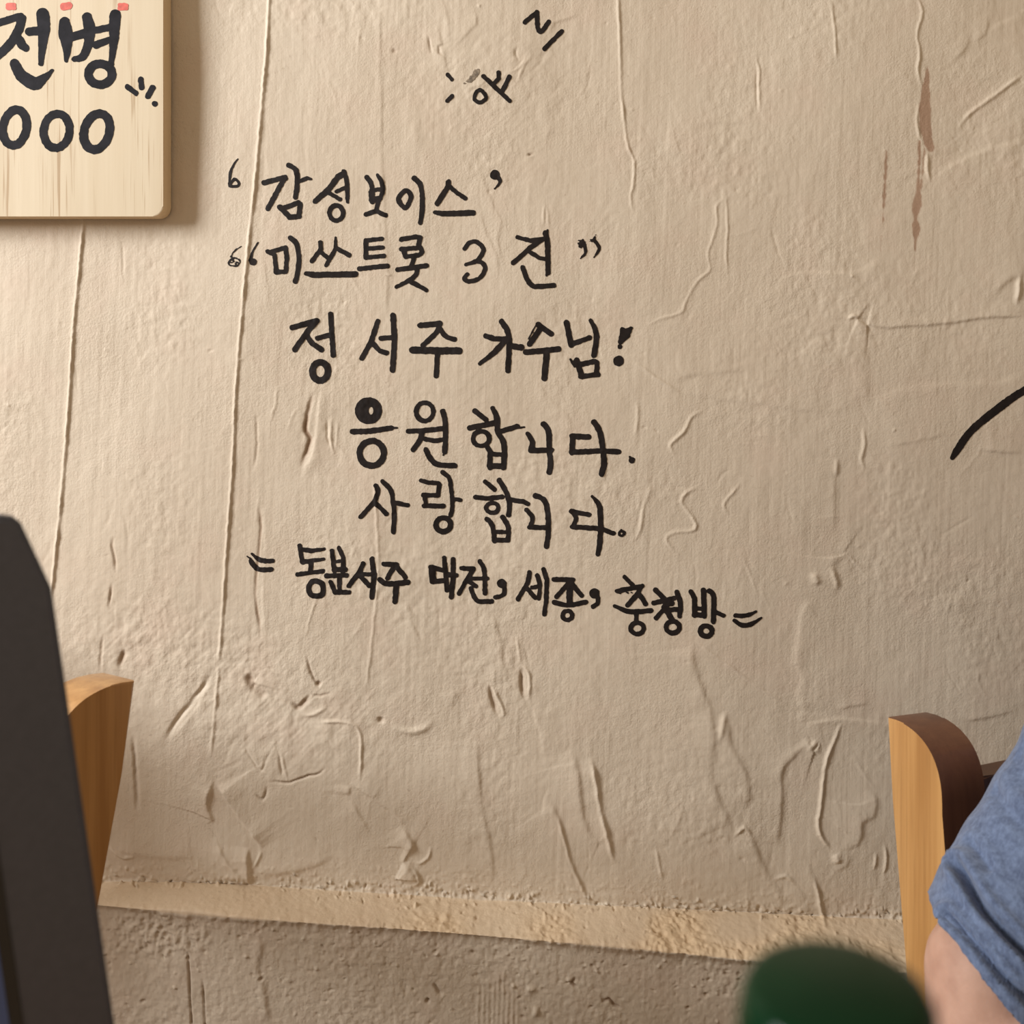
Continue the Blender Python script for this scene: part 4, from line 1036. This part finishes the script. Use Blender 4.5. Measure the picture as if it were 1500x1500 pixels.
slab('bezel', [(fr, 0.012 + vb(fr)), (fr, tl_len - 0.01), (fr + 0.008, tl_len + 0.004), (TWD - fr - 0.008, tl_len + 0.004), (TWD - fr, tl_len - 0.01), (TWD - fr, 0.012 + vb(TWD - fr))], -0.0008, 0.003, M['black'], 0.0003)
slab('screen', [(fr + 0.0045, 0.020 + vb(fr)), (fr + 0.0045, tl_len - 0.012), (TWD - fr - 0.006, tl_len - 0.012), (TWD - fr - 0.006, 0.020 + vb(TWD - fr))], -0.0012, 0.002, M['screen'], 0.0)
# back prop so the tablet stands
bm = bmesh.new()
q = [tp(0.05, 0.004 + vb(0.05), 0.014), tp(TWD - 0.05, 0.004 + vb(TWD - 0.05), 0.014), tp(TWD - 0.05, 0.12, 0.016), tp(0.05, 0.12, 0.016)]
foot = [Vector((p.x, p.y, TZ + 0.001)) - Vector((ndir.x, ndir.y, 0)) * 0.055 for p in q[:2]]
vs = [bm.verts.new(p) for p in (q[0], q[1], q[2], q[3], foot[0], foot[1])]
for f in ((0, 1, 2, 3), (0, 4, 5, 1), (3, 2, 5, 4), (0, 3, 4), (1, 5, 2)): bm.faces.new([vs[i] for i in f])
o = from_bm('stand', bm, M['black']); o.parent = tab; o.matrix_parent_inverse = Matrix.Translation((-base.x, -base.y, -TZ))

# ------------------------------------------------------------------ person on the right-hand chair
def capsule(bm, a, b, ra, rb, n=14):
    a, b = Vector(a), Vector(b)
    ax = b - a
    L = ax.length
    rot = ax.to_track_quat('Z', 'Y').to_matrix().to_4x4() if L > 1e-6 else Matrix()
    prof = [(0, -ra)]
    for k in range(1, 5): prof.append((ra * math.sin(math.pi / 2 * k / 4.0), -ra * math.cos(math.pi / 2 * k / 4.0)))
    for k in range(0, 4): prof.append((rb * math.cos(math.pi / 2 * k / 4.0), L + rb * math.sin(math.pi / 2 * k / 4.0)))
    prof.append((0, L + rb))
    b2 = bmesh.new(); lathe(b2, prof, n)
    bmesh.ops.recalc_face_normals(b2, faces=b2.faces)
    bmesh.ops.transform(b2, matrix=Matrix.Translation(a) @ rot, verts=b2.verts)
    m_ = bpy.data.meshes.new('tmp'); b2.to_mesh(m_); b2.free(); bm.from_mesh(m_); bpy.data.meshes.remove(m_)

def blob(bm, c, r, rot=None, seg=18):
    m_ = Matrix.Translation(c) @ (rot.to_4x4() if rot else Matrix()) @ Matrix.Diagonal((r[0], r[1], r[2], 1))
    bmesh.ops.create_uvsphere(bm, u_segments=seg, v_segments=seg // 2 + 2, radius=1.0, matrix=m_)

def loft(bm, rings, n=32, close=True):
    R_ = []
    for c, p, q in rings:
        R_.append([bm.verts.new(Vector(c) + Vector(p) * math.cos(2 * math.pi * i / n) + Vector(q) * math.sin(2 * math.pi * i / n)) for i in range(n)])
    for a, b in zip(R_, R_[1:]):
        for i in range(n): bm.faces.new((a[i], a[(i + 1) % n], b[(i + 1) % n], b[i]))
    if close:
        bm.faces.new(list(reversed(R_[0]))); bm.faces.new(R_[-1])

def remesh(bm, voxel, smooth_it):
    bmesh.ops.recalc_face_normals(bm, faces=bm.faces)
    me0 = bpy.data.meshes.new('tmp_src'); bm.to_mesh(me0); bm.free()
    o = bpy.data.objects.new('tmp_src', me0); COL.objects.link(o)
    r = o.modifiers.new('r', 'REMESH'); r.mode = 'VOXEL'; r.voxel_size = voxel; r.use_smooth_shade = True
    if smooth_it:
        s = o.modifiers.new('s', 'SMOOTH'); s.factor = 0.5; s.iterations = smooth_it
    dg = bpy.context.evaluated_depsgraph_get()
    me1 = bpy.data.meshes.new_from_object(o.evaluated_get(dg))
    bpy.data.objects.remove(o, do_unlink=True); bpy.data.meshes.remove(me0)
    return me1

FW = Vector((math.sin(th), -math.cos(th), 0)); RT = Vector((FW.y, -FW.x, 0))     # person's forward and right
UP = Vector((0, 0, 1))
SH = P(1690, 905, 0.74)
C0 = SH - RT * 0.165                                     # centre between the shoulders
SHL = SH - RT * 0.33
pel = Vector((C0.x - 0.02, 0.755, 0.585))
person = empty('person', (pel.x, pel.y, 0))
tag(person, 'person in a heather blue T-shirt seated on the right-hand chair', 'person')
def to_person(o):
    o.parent = person; o.matrix_parent_inverse = Matrix.Translation((-pel.x, -pel.y, 0)); return o

neck = C0 + UP * 0.045 + FW * 0.01
head = C0 + UP * 0.20 + FW * 0.045
arm_r = [(SH, 0.040), (P(1585, 1150, 0.73), 0.028), (P(1500, 1310, 0.715), 0.028), (P(1472, 1375, 0.712), 0.031), (P(1446, 1425, 0.706), 0.042), (P(1446, 1540, 0.69), 0.038)]
elb = arm_r[-1][0]
hand_r = pel + FW * 0.27 + RT * 0.10 + UP * 0.085
elb_l = SHL - UP * 0.27 - RT * 0.05 + FW * 0.03
hand_l = pel + FW * 0.27 - RT * 0.10 + UP * 0.085
bm = bmesh.new()
capsule(bm, pel, pel + UP * 0.12, 0.12, 0.115, 20)
capsule(bm, pel + UP * 0.12, C0 - UP * 0.06, 0.115, 0.125, 20)
capsule(bm, SH - RT * 0.04, SHL + RT * 0.04, 0.048, 0.048)
capsule(bm, neck - UP * 0.03, head - UP * 0.06, 0.060, 0.052)
HR = Matrix((RT, -FW, UP)).transposed()
blob(bm, head, (0.075, 0.095, 0.115), HR, 28)
blob(bm, head - UP * 0.055 + FW * 0.02, (0.058, 0.072, 0.070), HR)
capsule(bm, head + FW * 0.090 + UP * 0.005, head + FW * 0.108 - UP * 0.028, 0.009, 0.014)
for s in (1, -1):
    blob(bm, head + RT * s * 0.078 - UP * 0.008, (0.010, 0.022, 0.032), HR)
    blob(bm, head + RT * s * 0.032 + FW * 0.081 + UP * 0.004, (0.016, 0.012, 0.010), HR)
    capsule(bm, head + RT * s * 0.014 + FW * 0.094 + UP * 0.024, head + RT * s * 0.048 + FW * 0.082 + UP * 0.022, 0.007, 0.006)
capsule(bm, head - RT * 0.022 + FW * 0.086 - UP * 0.062, head + RT * 0.022 + FW * 0.086 - UP * 0.062, 0.008, 0.008)
for (a, ra), (b, rb) in zip(arm_r, arm_r[1:]): capsule(bm, a, b, ra, rb)
capsule(bm, SHL, elb_l, 0.048, 0.040)
def hand(bm, wrist, side):
    fwd = (FW * 0.9 - RT * side * 0.35 - UP * 0.10).normalized()
    lat = fwd.cross(UP).normalized() * 1.0
    up = lat.cross(fwd).normalized()
    for k in (-1.5, -0.5, 0.5, 1.5):
        capsule(bm, wrist + lat * k * 0.010, wrist + fwd * 0.085 + lat * k * 0.019, 0.013, 0.0115, 10)
    for k, l in ((-1.5, 0.060), (-0.5, 0.074), (0.5, 0.070), (1.5, 0.052)):
        p0 = wrist + fwd * 0.085 + lat * k * 0.0195
        p1 = p0 + (fwd * 0.95 + lat * k * 0.06 + up * 0.10).normalized() * l * 0.55
        p2 = p1 + (fwd * 0.85 + lat * k * 0.04 - up * 0.60).normalized() * l * 0.45
        capsule(bm, p0, p1, 0.0095, 0.0088, 10); capsule(bm, p1, p2, 0.0088, 0.0072, 10)
    ts = -side * (1 if lat.dot(RT) > 0 else -1)
    t0 = wrist + fwd * 0.028 + lat * ts * 0.018
    t1 = t0 + (fwd * 0.6 + lat * ts * 0.8).normalized() * 0.042
    t2 = t1 + (fwd * 0.95 + lat * ts * 0.2).normalized() * 0.030
    capsule(bm, t0, t1, 0.013, 0.0105, 10); capsule(bm, t1, t2, 0.0105, 0.0085, 10)
for e, h_, s in ((elb, hand_r, 1), (elb_l, hand_l, -1)):
    mid = e.lerp(h_, 0.3)
    capsule(bm, e, mid, 0.040, 0.042); capsule(bm, mid, h_, 0.042, 0.027)
    hand(bm, h_, s)
for s in (1, -1):
    hip = pel + RT * s * 0.085 - UP * 0.005
    knee = hip + FW * 0.43 + RT * s * 0.03 - UP * 0.02
    ank = Vector((knee.x, knee.y, 0.09)) - FW * 0.04
    capsule(bm, hip, knee, 0.078, 0.055); capsule(bm, knee, ank, 0.055, 0.036)
    capsule(bm, ank - UP * 0.04, ank + FW * 0.15 - UP * 0.055, 0.035, 0.028)
bme = remesh(bm, 0.005, 4)
to_person(link('body', bme, M['skin']))

# hair cap
bm = bmesh.new()
blob(bm, head + UP * 0.022 - FW * 0.016, (0.085, 0.098, 0.112), HR, 28)
cut = [v for v in bm.verts if (v.co - head).dot(FW) > 0.045 and (v.co - head).dot(UP) < 0.062]
cut += [v for v in bm.verts if (v.co - head).dot(UP) < -0.05]
bmesh.ops.delete(bm, geom=list(set(cut)), context='VERTS')
to_person(from_bm('hair', bm, M['hair'], None, True))

# trousers and shoes
bm = bmesh.new()
capsule(bm, pel - UP * 0.005, pel + UP * 0.09, 0.128, 0.122, 20)
for s in (1, -1):
    hip = pel + RT * s * 0.085 - UP * 0.005
    knee = hip + FW * 0.43 + RT * s * 0.03 - UP * 0.02
    ank = Vector((knee.x, knee.y, 0.12)) - FW * 0.035
    capsule(bm, hip, knee, 0.090, 0.068); capsule(bm, knee, ank, 0.068, 0.055)
to_person(link('trousers', remesh(bm, 0.007, 3), M['denim']))
for s in (1, -1):
    hip = pel + RT * s * 0.085; knee = hip + FW * 0.43 + RT * s * 0.03
    ank = Vector((knee.x, knee.y, 0.05)) - FW * 0.04
    bm = bmesh.new()
    capsule(bm, ank + UP * 0.03, ank + FW * 0.16 - UP * 0.012, 0.045, 0.036); capsule(bm, ank + UP * 0.0, ank + UP * 0.03, 0.047, 0.045)
    bmesh.ops.bisect_plane(bm, geom=list(bm.verts) + list(bm.edges) + list(bm.faces), plane_co=(0, 0, 0.002), plane_no=(0, 0, -1), clear_outer=True)
    to_person(from_bm('shoe', bm, M['shoe'], None, True))

# T-shirt: torso loft plus two sleeves, welded and folded
bm = bmesh.new()
tors = []
for f, hw, dp in ((0.0, 0.172, 0.130), (0.25, 0.176, 0.135), (0.55, 0.182, 0.135), (0.78, 0.190, 0.130), (0.92, 0.178, 0.112), (1.0, 0.120, 0.080)):
    c = pel.lerp(C0 + UP * 0.01, f) + UP * (0.03 * (1 - f))
    tors.append((c, RT * hw, -FW * dp))
loft(bm, tors)
loft(bm, [(C0 + UP * -0.01, RT * 0.13, -FW * 0.085), (neck + UP * 0.012, RT * 0.074, -FW * 0.076)])
SL = [((1745, 850), (1800, 880), 0.750), ((1668, 846), (1815, 905), 0.750), ((1608, 905), (1800, 985), 0.745), ((1532, 1046), (1745, 1140), 0.735), ((1464, 1172), (1670, 1285), 0.725),
      ((1413, 1252), (1612, 1398), 0.715), ((1377, 1303), (1565, 1468), 0.707), ((1364, 1333), (1537, 1508), 0.703)]
rings = []
for (l, r, d) in SL:
    a, b = P(l[0], l[1], d), P(r[0], r[1], d)
    p = (b - a) * 0.5
    q = Vector((0, 1, 0.12)) * p.length * 1.0
    rings.append((a + p, p, q))
ca_, pa, qa = rings[-1]
rings.append((ca_ + Vector((0.0, 0, -0.002)), pa * 0.965, qa * 0.965))
rings.append((ca_ + (rings[-3][0] - ca_) * 0.5, pa * 0.91, qa * 0.91))
loft(bm, rings, 40)
ax = (SHL - UP * 0.22 - RT * 0.06 + FW * 0.02)
def perp(a, b, r):
    t = (b - a).normalized(); p = t.cross(FW).normalized(); q = t.cross(p).normalized()
    return p * r, q * r
pl2, ql2 = perp(SHL, ax, 1.0)
loft(bm, [(SHL + (SHL - ax) * 0.12 + RT * 0.03, pl2 * 0.06, ql2 * 0.062), (SHL, pl2 * 0.068, ql2 * 0.07), (SHL.lerp(ax, 0.5), pl2 * 0.064, ql2 * 0.066), (ax, pl2 * 0.062, ql2 * 0.062)])
capsule(bm, SH - RT * 0.01, SHL + RT * 0.01, 0.056, 0.056, 24)                 # yoke over the shoulders
blob(bm, C0 - UP * 0.035 + FW * 0.03, (0.155, 0.105, 0.085), Matrix((RT, -FW, UP)).transposed(), 28)
sme = remesh(bm, 0.0026, 9)
# folds: displacement along normals, in the shirt's own space
nv = len(sme.vertices)
sc_ = np.empty(nv * 3, dtype=np.float32); sme.vertices.foreach_get('co', sc_); sc_ = sc_.reshape(-1, 3).astype(np.float64)
sn = np.empty(nv * 3, dtype=np.float32); sme.vertices.foreach_get('normal', sn); sn = sn.reshape(-1, 3)
disp = 0.0012 * fbm(sc_[:, 0] * 28 + sc_[:, 1] * 9, sc_[:, 2] * 28, 301, 3) + 0.0022 * fbm((sc_[:, 0] - sc_[:, 2]) * 7, (sc_[:, 2] + sc_[:, 0]) * 22, 302, 2)
FOLDS = [([(1402, 1268), (1424, 1305), (1440, 1330), (1468, 1360), (1500, 1392), (1540, 1430)], 0.0125, 0.0032),
         ([(1384, 1338), (1410, 1362), (1440, 1395), (1468, 1428), (1500, 1458), (1540, 1490)], 0.0072, 0.0026),
         ([(1424, 1236), (1440, 1256), (1450, 1272)], 0.0035, 0.0030),
         ([(1395, 1300), (1425, 1345), (1460, 1388), (1500, 1425)], 0.0020, 0.0030),
         ([(1455, 1150), (1480, 1190), (1520, 1230)], 0.0025, 0.0050), ([(1500, 1060), (1490, 1100), (1500, 1150)], 0.0025, 0.0050)]
for pts, dep, wd in FOLDS:
    W3 = [P(x, y, 0.66) for x, y in catmull(pts, 8)]
    dirs = np.array([[(v.x) / v.y, (v.z - ZC) / v.y] for v in W3])
    u = np.stack([sc_[:, 0] / sc_[:, 1], (sc_[:, 2] - ZC) / sc_[:, 1]], axis=-1)
    best = np.full(nv, 1e9)
    for a, b in zip(dirs, dirs[1:]):
        dd = b - a; t = np.clip(((u - a) @ dd) / (dd @ dd + 1e-12), 0, 1)
        best = np.minimum(best, np.hypot(*(u - a - t[:, None] * dd).T))
    d = best * sc_[:, 1]
    side = (sn[:, 1] < 0.15) & (sc_[:, 0] < SH.x + 0.1)
    disp += np.where(side, -dep * np.exp(-(d / wd) ** 2) + 0.45 * dep * np.exp(-((d - 2.2 * wd) / (1.3 * wd)) ** 2), 0)
sc_ = sc_ + sn * disp[:, None]
sme.vertices.foreach_set('co', sc_.astype(np.float32).ravel())
sme.update()
to_person(link('t_shirt', sme, M['shirt']))
bpy.context.view_layer.update()
